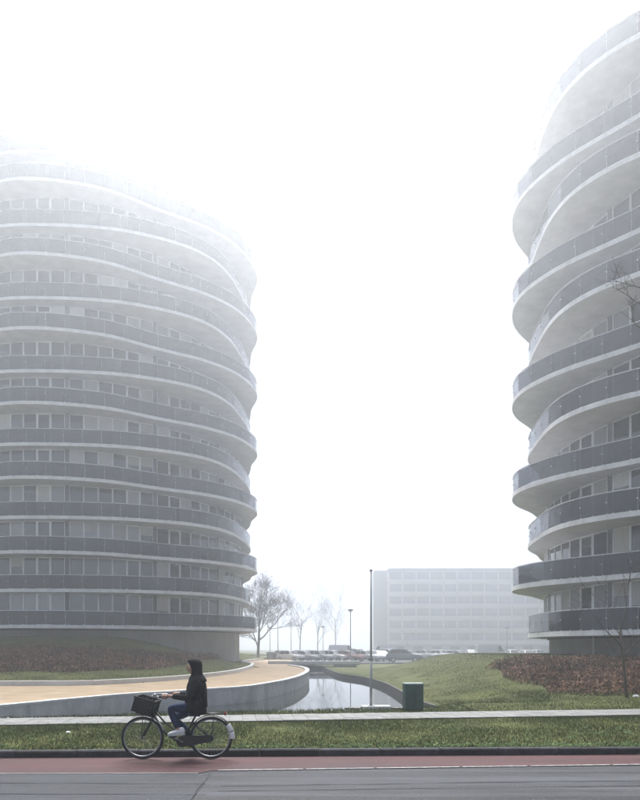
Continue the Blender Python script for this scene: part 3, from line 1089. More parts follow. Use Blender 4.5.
# ------------------------------------------------------------------ trees without leaves
def bare_tree(name, base, H, seed, label, spread=0.55, trunk_r=0.12, first=0.3, lean=(0, 0), depth=5, twigs=3, group=None, kids=(3, 4), min_r=0.006, up=0.25, cat='tree'):
    rnd = random.Random(seed)
    root = empty(name, base, label, cat, group)
    tm, cm = MB(), MB()
    base = Vector(base)
    def grow(p, d, L, r, lev, mb):
        n = 4 if lev <= 1 else 3
        pts, rads = [p.copy()], [r]
        q = p.copy(); dd = d.copy()
        for i in range(n):
            dd = (dd + Vector((rnd.uniform(-1, 1), rnd.uniform(-1, 1), rnd.uniform(-.6, 1))) * (0.06 if lev == 0 else 0.16) + Vector((0, 0, up * 0.12 if lev else 0))).normalized()
            q = q + dd * L / n
            pts.append(q.copy()); rads.append(max(min_r, r * (1 - 0.55 * (i + 1) / n)))
        mb.tube(pts, rads, 8 if lev == 0 else (5 if lev < 3 else 3), cap=lev == 0)
        if lev >= depth: return
        k = rnd.randint(*kids) + (2 if lev == 0 else 0)
        for i in range(k):
            t = first + (1 - first) * (i + rnd.random() * .8) / k if lev == 0 else rnd.uniform(0.25, 1.0)
            t = min(t, 1.0)
            j = min(int(t * n), n - 1)
            pp = pts[j].lerp(pts[j + 1], t * n - j)
            az = rnd.uniform(0, 2 * math.pi)
            side = Vector((math.cos(az), math.sin(az), 0))
            loc_d = (pts[j + 1] - pts[j]).normalized()
            side = (side - loc_d * side.dot(loc_d))
            side = side.normalized() if side.length > .05 else loc_d.orthogonal().normalized()
            sp = spread * rnd.uniform(0.7, 1.3)
            nd = (loc_d * math.cos(sp) + side * math.sin(sp)).normalized()
            grow(pp, nd, L * rnd.uniform(0.48, 0.72), max(min_r, rads[j] * rnd.uniform(.45, .65)), lev + 1, cm)
        if lev > 0:
            grow(pts[-1], dd, L * 0.6, max(min_r, rads[-1] * .9), lev + 1, cm)
    d0 = Vector((lean[0], lean[1], 1)).normalized()
    grow(base, d0, H * 0.55, trunk_r, 0, tm)
    tm.build('trunk', M['bark'], root, smooth=True)
    cm.build('crown', M['twig'], root, recalc=False)
    return root

# young tree in front of the right hedge
b = G(627, 697.5, 0.16)
bare_tree('young_tree', (b.x, b.y, 0.10), 4.5, 31, 'slim bare young tree in front of the brown hedge and right tower', spread=0.75, trunk_r=0.062, first=0.42, lean=(-0.075, 0.0), depth=3, kids=(2, 3), min_r=0.007, up=0.5)
# street tree whose branches reach into the picture
def street_tree():
    rnd = random.Random(4)
    base = Vector((9.3, 13.6, 0.08))
    root = empty('street_tree', base, 'large bare tree beside the footpath with fine branches reaching past the right balconies', 'tree')
    tm, cm = MB(), MB()
    tm.tube([base, base + Vector((.03, 0, 2.5)), base + Vector((-.05, .05, 5.5)), base + Vector((.05, 0, 8.5)), base + Vector((0, .1, 12.5))], [.19, .15, .12, .08, .02], 10)
    def limb(p, d, L, r, lev):
        pts, q = [p.copy()], p.copy()
        n = 5
        for i in range(n):
            d = (d + Vector((rnd.uniform(-1, 1), rnd.uniform(-1, 1), rnd.uniform(-1, 1))) * .20 + Vector((0, 0, .03))).normalized()
            q = q + d * L / n
            pts.append(q.copy())
        rads = [max(.003, r * (1 - .75 * i / n)) for i in range(n + 1)]
        cm.tube(pts, rads, 5, cap=False)
        if lev == 0: return
        for k in range(4):
            t = rnd.uniform(.3, 1)
            j = min(n - 1, int(t * n))
            pp_ = pts[j].lerp(pts[j + 1], t * n - j)
            ld = (pts[j + 1] - pts[j]).normalized()
            sv = Vector((rnd.gauss(0, 1), rnd.gauss(0, 1), rnd.gauss(0, 1)))
            sv = (sv - ld * sv.dot(ld)).normalized()
            limb(pp_, (ld * .8 + sv * .6).normalized(), L * rnd.uniform(.35, .6), max(.005, rads[j] * .6), lev - 1)
    for (tx, ty, zz) in ((606, 290, 7.3), (613, 272, 7.9), (618, 316, 6.9)):
        p0 = base + Vector((0, 0, zz))
        tgt = P(tx, ty, 13.3)
        mid = P(648, ty + 18, 13.45)
        cm.tube([p0, mid], [.05, .013], 6, cap=False)
        d = tgt - mid
        limb(mid, d.normalized(), d.length * 1.0, .012, 2)
    for i in range(9):
        az = rnd.uniform(-1.0, 1.0)
        z = rnd.uniform(4.5, 11.5)
        limb(base + Vector((0, 0, z)), Vector((math.cos(az), math.sin(az), rnd.uniform(.3, .9))).normalized(), rnd.uniform(1.8, 3.2) * (1.2 - z / 20), .05, 3)
    tm.build('trunk', M['bark'], root, smooth=True)
    cm.build('crown', M['twig'], root, recalc=False)
street_tree()
# trees behind the drive and beyond the car park
for i, (x, y, H, lab, sd_) in enumerate([
        (258, 94, 11.8, 'broad bare tree forking low beside the left tower, edge of the car park', 5),
        (300, 140, 15.0, 'tall thin bare tree in the fog beyond the lamp posts', 9),
        (318, 150, 13.0, 'bare tree with a rounded crown in the fog beyond the car park', 14),
        (336, 165, 17.0, 'faint tall bare tree beside the foggy apartment block', 21)]):
    bare_tree('bare_tree', ((x - 320) / 640 * y, y, LOT_Z - .05), H, sd_, lab, spread=0.62 if i else 0.7, trunk_r=0.24 if i == 0 else 0.16, first=0.22 if i == 0 else 0.35, depth=4 if i else 5, kids=(3, 4) if i else (4, 5), min_r=0.010, group='bare trees in the fog')

# ------------------------------------------------------------------ hedges and grass
def quads(items, name, m, parent=None, tri=False):
    """items: (centre, u, v, tone)"""
    n = len(items)
    k = 3 if tri else 4
    V = np.empty((n, k, 3))
    T = np.empty(n)
    for i, (c, u, v, t) in enumerate(items):
        if tri:
            V[i, 0] = c - u; V[i, 1] = c + u; V[i, 2] = c + v
        else:
            V[i, 0] = c - u; V[i, 1] = c - v; V[i, 2] = c + u; V[i, 3] = c + v
        T[i] = t
    me = bpy.data.meshes.new(name)
    me.from_pydata(V.reshape(-1, 3).tolist(), [], np.arange(n * k).reshape(n, k).tolist())
    a = me.attributes.new('tone', 'FLOAT', 'FACE')
    a.data.foreach_set('value', T)
    me.materials.append(m)
    me.update()
    return link(name, me, parent)

def hedge(name, label, sample, n, hgt, leaf, seed, base):
    rnd = random.Random(seed)
    root = empty(name, base, label, 'hedge')
    items, stems = [], MB()
    for i in range(n):
        x, y, edge = sample(rnd)
        g = height(x, y)
        hh = hgt(x, y) * (0.75 + 0.45 * noise.noise(Vector((x * .55, y * .55, 3.1))) + 0.15 * noise.noise(Vector((x * 2.5, y * 2.5, 1.1)))) * edge
        z = g + hh * rnd.random() ** 0.55
        s = leaf * rnd.uniform(0.6, 1.3)
        u = Vector((rnd.gauss(0, 1), rnd.gauss(0, 1), rnd.gauss(0, 1))).normalized() * s
        v = u.orthogonal().normalized() * s * 0.55
        patch = 0.45 + 0.35 * noise.noise(Vector((x * .35, y * .35, 9)))
        t = min(1, max(0, rnd.gauss(patch, 0.24)))
        items.append((Vector((x, y, z)), u, v, t))
    quads(items, 'foliage', M['leaf'], root)['kind'] = 'stuff'
    for i in range(int(n / 9)):
        x, y, edge = sample(rnd)
        g = height(x, y)
        hh = hgt(x, y) * edge * rnd.uniform(.7, 1.15)
        a = Vector((x, y, g - .05))
        b_ = a + Vector((rnd.uniform(-.18, .18), rnd.uniform(-.18, .18), hh + .05))
        stems.tube([a, b_], [0.008, 0.004], 3, cap=False)
    tag(stems.build('stems', M['stem'], root, recalc=False), kind='stuff')
    return root

HB_U = [-160, 0, 100, 160, 205, 226]; HB_LO = [676, 672.5, 672, 668.5, 662.5, 658.5]; HB_HI = [650, 650, 653, 655.5, 657.5, 657.5]
def samp_left(rnd):
    while True:
        y = rnd.uniform(29, 62); x = y * rnd.uniform(-.74, -.145)
        d = LAWN.at(x, y)
        if d < 1.2 or math.hypot(x - LC[0], y - LC[1]) < 15.3: continue
        u = 320 + FPX * x / y
        v = HOR - FPX * (height(x, y) - EYE) / y
        lo = np.interp(u, HB_U, HB_LO) + .8 * math.sin(x * 1.7); hi = np.interp(u, HB_U, HB_HI) + .8 * math.sin(x * 1.1)
        if hi < v < lo: return x, y, min(1, (lo - v) / 2.5 + .4, (v - hi) / 2.5 + .4)
hedge('beech_hedge', 'low reddish brown hedge planted across the grass mound below the left tower', samp_left, 42000, lambda x, y: 0.62, 0.085, 41, (-20, 40, 0.8))

def samp_right(rnd):
    while True:
        x = rnd.uniform(7.6, 27); y = rnd.uniform(20.5, 33)
        left = 8.15 + 0.25 * math.sin(y * 1.1)
        front = 21.6 + 0.9 * sstep((9.6 - x) / 1.5) + 0.2 * math.sin(x * 1.3) + max(0, (x - 11)) * 0.13
        back = 31.5
        if x < left or y < front or y > back: continue
        if math.hypot(x - RC[0], y - RC[1]) < 15.4: continue
        e = min(1, (x - left) / .6 + .3, (y - front) / .5 + .35)
        return x, y, e
hedge('beech_hedge', 'wide dark brown hedge on the bank below the right tower, behind the young tree', samp_right, 52000, lambda x, y: 0.60 - 0.012 * (y - 22), 0.062, 43, (13, 26, 0.5))

def grass():
    rnd = random.Random(17)
    items = []
    def blades(n, sampler, hmin, hmax, w, tone=0.0):
        for i in range(n):
            x, y = sampler()
            g = height(x, y)
            hh = rnd.uniform(hmin, hmax)
            pt = noise.noise(Vector((x * .7, y * .9, 0))) * .5 + noise.noise(Vector((x * 3.1, y * 3.3, 5))) * .35
            hh *= 1 + 0.9 * pt
            a = rnd.uniform(0, math.pi)
            u = Vector((math.cos(a), math.sin(a), 0)) * w * rnd.uniform(.6, 1.3)
            v = Vector((rnd.gauss(0, .5) * hh, rnd.gauss(0, .5) * hh, hh))
            items.append((Vector((x, y, g - .008)), u, v, min(1, max(0, rnd.gauss(.42 + tone + .3 * pt, .2)))))
    def s_front():
        x = rnd.uniform(-8.5, 8.8)
        return x, rnd.uniform(kerb_y(x) + .13, path_y0(x) - .01)
    def s_back():
        while True:
            x = rnd.uniform(-9, 16)
            y = path_y1(x) + .02 + rnd.random() ** 1.3 * (6 if x > 4.2 else 2.6)
            if POND.at(x, y) < 0 and (x > -8.0): return x, y
    def s_mound():
        while True:
            y = 20 + 32 * rnd.random() ** 1.4; x = y * rnd.uniform(0.03, 0.36)
            if x > 4 and POND.at(x, y) < 0 and not (x > 8.3 and 22 < y < 31): return x, y
    def s_left():
        while True:
            y = rnd.uniform(25, 62); x = y * rnd.uniform(-0.53, -0.1)
            if LAWN.at(x, y) > .3 and math.hypot(x - LC[0], y - LC[1]) > 14.6: return x, y
    blades(95000, s_front, .025, .075, .006)
    blades(30000, s_back, .03, .09, .008)
    blades(60000, s_mound, .02, .055, .010, .34)
    blades(34000, s_left, .03, .075, .014, .12)
    o = quads(items, 'grass', M['blade'], tri=True)
    tag(o, 'short winter grass on the verge and the mounds', 'grass', kind='stuff')
    # leafy weeds along the kerb and the edges of the path
    items = []
    for c in range(420):
        if c < 300:
            x = rnd.uniform(-7, 8.5)
            if c < 180: x = rnd.uniform(-1.5, 8.5)
            y = kerb_y(x) + .15 + abs(rnd.gauss(0, .12))
        else:
            x = rnd.uniform(-7, 8.5); y = kerb_y(x) + rnd.uniform(.3, 2.8)
        if y > path_y0(x) - .05: continue
        s0 = rnd.uniform(.4, 1.2)
        for k in range(16):
            p = Vector((x + rnd.gauss(0, .06) * s0, y + rnd.gauss(0, .05) * s0, height(x, y) + rnd.uniform(.005, .07) * s0))
            u = Vector((rnd.gauss(0, 1), rnd.gauss(0, 1), rnd.gauss(0, .5))).normalized() * rnd.uniform(.012, .03)
            v = u.orthogonal().normalized() * u.length * .6
            items.append((p, u, v, min(1, max(0, rnd.gauss(.45, .25)))))
    o = quads(items, 'weeds', M['weed'])
    tag(o, 'small leafy weeds along the kerb', 'weeds', kind='stuff')
grass()

# ------------------------------------------------------------------ street furniture
# utility cabinet
b = G(414, 711.0, 0.10)
cx, cyy = b.x, b.y + 0.2
cab = empty('utility_cabinet', (cx, cyy, 0.08), 'dark green metal utility cabinet with pale lid beside the footpath', 'cabinet', rz=0.10)
def cpart(name, boxes, m, parent=cab):
    mb = MB()
    for c_, s_ in boxes: mb.box(c_, s_)
    me = mb.mesh(name, m)
    bm = bmesh.new(); bm.from_mesh(me)
    bmesh.ops.bevel(bm, geom=bm.edges[:], offset=0.006, segments=2, affect='EDGES')
    bm.to_mesh(me); bm.free()
    o = part_at(name, me, parent, Matrix.Identity(4))
    return o
cpart('body', [((0, 0, .37), (.50, .34, .72))], M['green_box'])
for sx in (-1, 1):
    d_ = cpart('door', [((sx * .122, -.176, .385), (.232, .018, .62))], M['green_box'])
hd = cpart('handle', [((-.03, -.192, .42), (.018, .02, .09))], M['black'])
cpart('lid', [((0, 0, .745), (.53, .38, .035))], M['green_lid'])
cpart('plinth', [((0, 0, .02), (.48, .32, .10))], M['edging'])
for k in range(4):
    cpart('vent_slat', [((0.10, -.189, .60 + k * .022), (.12, .008, .010))], M['black'])

# tall post with concrete foot
b = G(371, 708.5, 0.10)
post = empty('tall_post', (b.x, b.y, 0.08), 'slender tall grey post on a concrete foot slab between footpath and pond', 'post')
def pp(name, f, m, parent=post, smooth=True):
    mb = MB(); f(mb)
    return part_at(name, mb.mesh(name, m, smooth), parent, Matrix.Identity(4))
pp('lower_tube', lambda m: m.tube([(0, 0, 0), (0, 0, 1.42)], [0.040, 0.038], 12), M['galv'])
pp('upper_tube', lambda m: m.tube([(0, 0, 1.40), (0, 0, 3.86)], [0.028, 0.022], 12), M['pole_grey'])
pp('collar', lambda m: m.tube([(0, 0, 1.36), (0, 0, 1.46)], [0.047, 0.047], 12), M['galv'])
pp('finial', lambda m: m.tube([(0, 0, 3.86), (0, 0, 3.89), (0, 0, 3.92)], [0.04, 0.04, 0.012], 10), M['pole_dark'])
pp('foot_slab', lambda m: m.box((0.14, -.02, .055), (.78, .42, .085), rz=.12), M['coping'], smooth=False)
pp('base_plate', lambda m: m.box((0, 0, .105), (.20, .20, .016), rz=.12), M['galv'], smooth=False)
for dx, dy, sx in ((-.52, -.10, .40), (.80, -.03, .44), (-.36, .12, .30)):
    pp('paver', lambda m: m.box((dx, dy, .03), (sx, .28, .05), rz=.3 * dx), M['paver'], smooth=False)

def lamp_post(x, ytop, Y, base_z, label, group='lamp posts of the car park'):
    X = (x - 320) / 640 * Y
    H = EYE + (HOR - ytop) / 640 * Y - base_z
    r = empty('lamp_post', (X, Y, base_z), label, 'lamp post', group)
    def q(name, f, m):
        mb = MB(); f(mb); return part_at(name, mb.mesh(name, m, True), r, Matrix.Identity(4))
    q('pole', lambda m: m.tube([(0, 0, -.1), (0, 0, .9), (0, 0, .95), (0, 0, H - .2)], [.075, .072, .055, .038], 10), M['pole_dark'])
    q('lantern', lambda m: m.tube([(0, 0, H - .22), (0, 0, H - .16), (0, 0, H - .05), (0, 0, H)], [.06, .30, .26, .05], 14), M['pole_dark'])
    q('diffuser', lambda m: m.tube([(0, 0, H - .34), (0, 0, H - .20)], [.09, .17], 12), M['white'])
    return r
lamp_post(350.5, 609, 67, -0.12, 'lamp post standing on the grass bank between the pond and the parked cars', None)
lamp_post(323, 626, 102, LOTZ, 'lamp post among the parked cars just beyond the small bridge')
lamp_post(270, 627, 104, LOTZ, 'lamp post beside the bare tree forking low at the edge of the car park')
lamp_post(407, 636, 118, LOTZ, 'faint lamp post in front of the middle of the foggy apartment block')
lamp_post(507, 627, 100, LOTZ, 'lamp post in front of the foggy apartment block, beside the white van')
for x, yt, Y, lab in ((278, 600, 125, 'thin tall mast in the fog next to the lamp post by the low tree'), (291, 606, 130, 'thin mast in the fog above the first row of cars')):
    X = (x - 320) / 640 * Y
    Ht = EYE + (HOR - yt) / 640 * Y - LOTZ
    r = empty('flag_mast', (X, Y, LOTZ), lab, 'mast', 'thin masts in the fog')
    mb = MB(); mb.tube([(0, 0, -.1), (0, 0, Ht)], [.09, .04], 8); part_at('mast', mb.mesh('mast', M['pole_dark'], True), r, Matrix.Identity(4))
    mb = MB(); mb.tube([(0, 0, Ht), (0, 0, Ht + .12), (0, 0, Ht + .2)], [.07, .07, .01], 8); part_at('mast_cap', mb.mesh('mast_cap', M['galv'], True), r, Matrix.Identity(4))

# grey equipment shed and low fence at the car park's edge
sh = empty('equipment_shed', ((273 - 320) / 640 * 92, 92, LOTZ), 'small grey flat roofed shed at the edge of the car park', 'shed')
for nm, bx_, m in (('wall', ((0, 0, .55), (1.7, 1.4, 1.1)), 'concrete'), ('roof', ((0, 0, 1.14), (1.86, 1.56, .08)), 'pier'), ('door', ((.3, -.71, .5), (.6, .03, .92)), 'pole_dark')):
    mb = MB(); mb.box(*bx_); part_at(nm, mb.mesh(nm, M[m]), sh, Matrix.Identity(4))
fe = empty('low_fence', (-14, 86, LOTZ), 'low post and rail fence between the lawn and the car park', 'fence')
for i in range(9):
    mb = MB(); mb.box((i * 1.5 - 5, 0, .45), (.09, .09, .95)); part_at('post', mb.mesh('post', M['pier']), fe, Matrix.Identity(4))
for z in (.45, .85):
    mb = MB(); mb.box((1.0, -.06, z), (12.2, .04, .09)); part_at('rail', mb.mesh('rail', M['pier']), fe, Matrix.Identity(4))
# litter
def litter(p, s, seed, label):
    rnd = random.Random(seed)
    bm = bmesh.new()
    bmesh.ops.create_icosphere(bm, subdivisions=2, radius=1)
    for v in bm.verts:
        v.co *= rnd.uniform(.6, 1.1)
        v.co = Vector((v.co.x * s[0], v.co.y * s[1], max(-.2, v.co.z) * s[2]))
    me = bpy.data.meshes.new('crumpled_paper'); bm.to_mesh(me); bm.free()
    me.materials.append(M['white'])
    o = link('crumpled_paper', me); o.location = p
    tag(o, label, 'litter')
litter(G(68, 733, .13) + Vector((0, 0, .012)), (.055, .035, .025), 1, 'crumpled white paper on the grass verge between kerb and footpath')
litter(G(632, 697, .16) + Vector((0, -.25, .03)), (.13, .08, .07), 2, 'larger white crumpled litter at the foot of the slim young tree')
litter(G(638, 697.5, .16) + Vector((.06, -.25, .02)), (.07, .05, .05), 3, 'smaller white scrap of litter beside the larger one by the young tree')
litter(G(8, 719, .13) + Vector((0, 0, .015)), (.035, .025, .02), 4, 'tiny white paper scrap lying on the grey footpath by the retaining wall')

# ------------------------------------------------------------------ foggy apartment block
def far_block():
    Y = 175.0
    x0, x1 = (389 - 320) / 640 * Y, (389 - 320) / 640 * Y + 60
    H = EYE + (HOR - 569) / 640 * Y - LOT_Z
    root = empty('apartment_block', ((x0 + x1) / 2, Y, LOT_Z), 'long slab apartment block with pale balcony bands fading into the fog', 'building')
    W = x1 - x0
    D = 12.0
    nst = 6
    gf = 2.8
    st = (H - gf - .5) / nst
    def q(name, boxes, m, parent=root):
        mb = MB()
        for c_, s_ in boxes: mb.box(c_, s_)
        return part_at(name, mb.mesh(name, M[m]), parent, Matrix.Identity(4))
    q('wall', [((0, D / 2 + .6, H / 2), (W, D, H))], 'hazed_wall')
    q('roof', [((0, D / 2 + .4, H + .1), (W + .5, D + .9, .25))], 'hazed_band')
    q('stair_tower', [((-W / 2 - 1.9, D / 2 + 2.2, H / 2 - .3), (3.6, 6, H + 1.0))], 'hazed_dark')
    q('ground_floor_wall', [((0, .45, gf / 2), (W - .4, .5, gf))], 'hazed_dark')
    rnd = random.Random(8)
    nb = 16
    wv = {}
    for k in range(nst):
        z = gf + st * k
        for i in range(nb):
            bw = W / nb
            X = -W / 2 + bw * (i + .5)
            wn_ = q('window', [((X, .56, z + st * .62), (bw * .86, .10, st * .56))], 'hazed_glass')
            if i % 4 in (1, 2):
                q('balcony_front', [((X, -.35, z + .50), (bw * .97, .10, 1.0)), ((X, .1, z + .02), (bw * .97, .98, .14))], 'hazed_band')
            else:
                q('spandrel', [((X, .50, z + .45), (bw * .98, .14, .9))], 'hazed_band')
    for i in range(10):
        q('garage_door', [((-W / 2 + 3 + i * 5.0, .16, 1.15), (2.6, .06, 2.2))], 'pole_dark')
M['hazed_wall'] = mat('hazed_wall', (0.74, 0.73, 0.72), 0.8, 0.3, var=0.08)  # walls, bands and glass lightened in colour so the block looks fogged out
M['hazed_band'] = mat('hazed_band', (0.82, 0.81, 0.80), 0.8, 0.3, var=0.06)
M['hazed_dark'] = mat('hazed_dark', (0.55, 0.545, 0.54), 0.8, 0.3, var=0.1)
M['hazed_glass'] = mat('hazed_glass', (0.40, 0.41, 0.43), 0.15, 0.5, var=0.2)
far_block()

# ------------------------------------------------------------------ cars
def paint(name, c):
    return mat('car_paint_' + name, c, 0.3, 0.5, var=0.04, coat=0.8)
CP = {'white': paint('white', (.62, .63, .64)), 'silver': paint('silver', (.36, .37, .39)), 'grey': paint('grey', (.13, .135, .145)), 'black': paint('black', (.02, .021, .024)), 'blue': paint('blue', (.055, .085, .14)), 'red': paint('red', (.22, .035, .03))}
M['car_glass'] = mat('car_glass', (.012, .014, .018), .10, .3, var=.2)
M['lamp_red'] = mat('lamp_red', (.30, .02, .015), .25, .5, var=.1)
M['lamp_clear'] = mat('lamp_clear', (.55, .57, .6), .15, .6, var=.1)
M['plate'] = mat('plate', (.62, .50, .08), .5, .4, var=.05)

STYLES = {
 # length, width, roof height, list of (x, z_top, half-width factor) for the lower hull, greenhouse corners
 'hatch': dict(L=4.1, W=1.74, hull=[(-2.05, .62), (-1.98, .80), (-1.15, .93), (-0.55, .98), (1.55, .99), (1.98, .92), (2.05, .62)], roof=[(-0.95, .95), (-0.25, 1.44), (.35, 1.50), (1.25, 1.46), (1.90, .98)]),
 'estate': dict(L=4.6, W=1.78, hull=[(-2.3, .60), (-2.22, .76), (-1.25, .92), (-0.6, .97), (1.9, .98), (2.25, .93), (2.3, .60)], roof=[(-1.05, .94), (-0.25, 1.40), (.4, 1.46), (1.75, 1.43), (2.18, .97)]),
 'suv': dict(L=4.5, W=1.86, hull=[(-2.25, .72), (-2.18, .92), (-1.2, 1.06), (-0.6, 1.10), (1.85, 1.12), (2.2, 1.06), (2.25, .70)], roof=[(-1.0, 1.07), (-0.3, 1.60), (.4, 1.67), (1.6, 1.64), (2.12, 1.10)]),
 'van': dict(L=5.2, W=1.98, hull=[(-2.6, .70), (-2.52, 1.00), (-1.95, 1.18), (-1.5, 1.25), (2.5, 1.26), (2.58, 1.2), (2.6, .60)], roof=[(-1.95, 1.2), (-1.2, 2.18), (-.6, 2.28), (2.4, 2.28), (2.56, 1.26)]),
}
def make_car(style, colour):
    S = STYLES[style]
    root = bpy.data.objects.new('parked_car' if style != 'van' else 'parked_van', None)
    COL.objects.link(root)
    W = S['W'] / 2
    L2 = S['L'] / 2
    def q(name, mb, m, parent=root, smooth=False, bev=0):
        me = mb.mesh(name, m, smooth)
        bm = bmesh.new(); bm.from_mesh(me)
        bmesh.ops.recalc_face_normals(bm, faces=bm.faces)
        if bev: bmesh.ops.bevel(bm, geom=[e for e in bm.edges if e.calc_face_angle(0) > .5], offset=bev, segments=2, affect='EDGES')
        bm.to_mesh(me); bm.free()
        return part_at(name, me, parent, Matrix.Identity(4))
    # body: hull with tumblehome + roof
    body = MB()
    prof = S['hull']
    secs = []
    for x, zt in prof:
        k = 1 - 0.10 * max(0, (abs(x) - L2 * .72) / (L2 * .28))
        secs.append([(x, -W * k * .93, .28), (x, -W * k, .55), (x, -W * k * .97, zt - .06), (x, -W * k * .90, zt), (x, W * k * .90, zt), (x, W * k * .97, zt - .06), (x, W * k, .55), (x, W * k * .93, .28)])
    vs = [p for s in secs for p in s]
    fs = []
    for i in range(len(secs) - 1):
        for j in range(8):
            fs.append((i * 8 + j, i * 8 + (j + 1) % 8, (i + 1) * 8 + (j + 1) % 8, (i + 1) * 8 + j))
    fs += [tuple(range(8)), tuple((len(secs) - 1) * 8 + j for j in range(7, -1, -1))]
    body.add(vs, fs)
    rp = S['roof']
    secs = []
    for i, (x, z) in enumerate(rp):
        k = .88 if i in (0, len(rp) - 1) else .70 if style != 'van' else .84
        secs.append([(x, -W * k, z), (x, W * k, z)])
    n = len(secs)
    vs = [p for s in secs for p in s]
    base = rp[0][1]
    fs = [(2 * i, 2 * i + 1, 2 * i + 3, 2 * i + 2) for i in range(n - 1)] + [tuple(2 * i for i in range(n)), tuple(2 * i + 1 for i in range(n - 1, -1, -1))]
    body.add(vs, fs)
    q('body', body, CP[colour], bev=.03)
    # glazing set a little proud of the cabin
    def P2(i, k=0): return Vector(secs[i][k])
    def lerp4(a, b, c, d, e, out):
        cc = (a + b + c + d) / 4
        nrm = (b - a).cross(d - a).normalized()
        if nrm.dot(cc - Vector((0, 0, 1.0))) < 0: nrm = -nrm
        return [cc + (p - cc) * e + nrm * out for p in (a, b, c, d)]
    def pane(name, a, b, c, d, e=.86):
        mb = MB(); mb.add(lerp4(a, b, c, d, e, .012), [(0, 1, 2, 3)]); q(name, mb, M['car_glass'])
    pane('windscreen', P2(0, 0), P2(0, 1), P2(1, 1), P2(1, 0), .88)
    pane('rear_window', P2(n - 1, 0), P2(n - 1, 1), P2(n - 2, 1), P2(n - 2, 0), .82)
    for k in (0, 1):
        lo_z = base + .03
        def at(t, z):    # point on the cabin side: station t along x, height z
            x = t
            # interpolate the roof line
            zs = np.interp(x, [r[0] for r in rp], [r[1] for r in rp])
            kk = np.interp(z, [base, max(r[1] for r in rp)], [.885, .715 if style != 'van' else .845])
            return Vector((x, (-1 if k == 0 else 1) * W * kk, min(z, zs - .07)))
        xs = [rp[0][0] + .32, rp[1][0] + .12, .42, rp[3][0] - .12, rp[4][0] - .22]
        zr = max(r[1] for r in rp) - .12
        spans = [(xs[0], xs[2] - .05, xs[1]), (xs[2] + .03, xs[4], xs[3])] if style != 'van' else [(xs[0], -.75, xs[1])]
        for si, (xa, xb, xm) in enumerate(spans):
            pts = [at(xa, lo_z), at(xb, lo_z), at(xb if si == 0 else xm, zr), at(xm if si == 0 else xa, zr)]
            o_ = Vector((0, (-1 if k == 0 else 1) * .014, .004))
            mb = MB(); mb.add([p + o_ for p in pts], [(0, 1, 2, 3)]); q('side_window', mb, M['car_glass'])
        mb = MB(); mb.box((rp[0][0] + .35, (-1 if k == 0 else 1) * (W * .93 + .10), base + .08), (.12, .18, .12)); q('mirror', mb, CP[colour], bev=.02)
        mb = MB(); mb.box((-L2 + .10, (-1 if k == 0 else 1) * W * .66, .70), (.16, .34, .13)); q('headlight', mb, M['lamp_clear'], bev=.02)
        mb = MB(); mb.box((L2 - .06, (-1 if k == 0 else 1) * W * .74, .84), (.12, .22, .22)); q('tail_light', mb, M['lamp_red'], bev=.02)
    mb = MB(); mb.box((L2 - .0, 0, .68), (.03, .5, .11)); q('number_plate', mb, M['plate'])
    for sx in (-1, 1):
        mb = MB(); mb.box((sx * (L2 - .03), 0, .42), (.10, W * 1.7, .20)); q('bumper', mb, M['black'], bev=.02)
    for sx in (-1, 1):
        for sy in (-1, 1):
            c_ = Vector((sx * L2 * .60, sy * (W - .10), .32))
            mb = MB(); mb.cyl(c_ - Vector((0, .11, 0)), c_ + Vector((0, .11, 0)), .32, 18); wh = q('wheel', mb, M['rubber'], bev=.02)
            mb = MB(); mb.cyl(c_ + Vector((0, sy * .10, 0)), c_ + Vector((0, sy * .118, 0)), .20, 12); q('rim', mb, M['steel'], wh)
    return root
protos = {}
def place_car(style, colour, x, Y, rz, label, group='cars in the foggy car park'):
    k = (style, colour)
    if k not in protos:
        protos[k] = make_car(style, colour); o = protos[k]
    else:
        o = copy_tree(protos[k])
    o.location = ((x - 320) / 640 * Y, Y, LOTZ + 0.005)
    o.rotation_euler = (0, 0, rz)
    tag(o, label, 'van' if style == 'van' else 'car', group)
    return o
# first row, noses towards the pond; then a second and a third row
row1 = [(291, 'hatch', 'white', 'white hatchback at the end of the front row by the small bridge'), (306, 'estate', 'silver', 'silver estate car in the front row beyond the small bridge'), (320, 'hatch', 'silver', 'silver hatchback in the front row between the silver estate and a white hatchback'),
        (334, 'hatch', 'white', 'white hatchback in the front row left of the lamp post on the bank'), (349, 'estate', 'red', 'dark red estate car parked right behind the lamp post on the bank'), (366, 'hatch', 'white', 'white hatchback in the front row right behind the tall slender post')]
for i, (x, st_, c_, lab) in enumerate(row1):
    place_car(st_, c_, x, 84.5 + .2 * (i % 2), R(142) + R((i * 37) % 7 - 3), lab)
place_car('estate', 'white', 381, 86.5, R(100), 'white estate car between the tall slender post and the blue four wheel drive')
place_car('suv', 'blue', 404, 80.5, R(174), 'blue grey four wheel drive car parked side on behind the grass mound')
row2 = [(286, 'estate', 'white', 'white estate car in the second row near the grey shed'), (300, 'hatch', 'silver', 'silver hatchback in the second row behind the silver estate car'), (314, 'hatch', 'white', 'white hatchback in the second row behind the silver front row hatchback'), (329, 'estate', 'silver', 'silver estate car in the second row next to the large white box van'),
        (358, 'suv', 'silver', 'silver four wheel drive car in the second row behind the red estate car'), (374, 'hatch', 'white', 'white hatchback in the second row behind the tall slender post'), (390, 'suv', 'white', 'white four wheel drive car directly behind the blue grey one'), (408, 'estate', 'white', 'white estate car in the second row behind the bonnet of the blue grey car'),
        (426, 'hatch', 'silver', 'silver hatchback half hidden by the crest of the grass mound'), (441, 'hatch', 'white', 'white hatchback half hidden by the crest of the grass mound'), (458, 'estate', 'white', 'white estate car behind the highest part of the grass mound')]
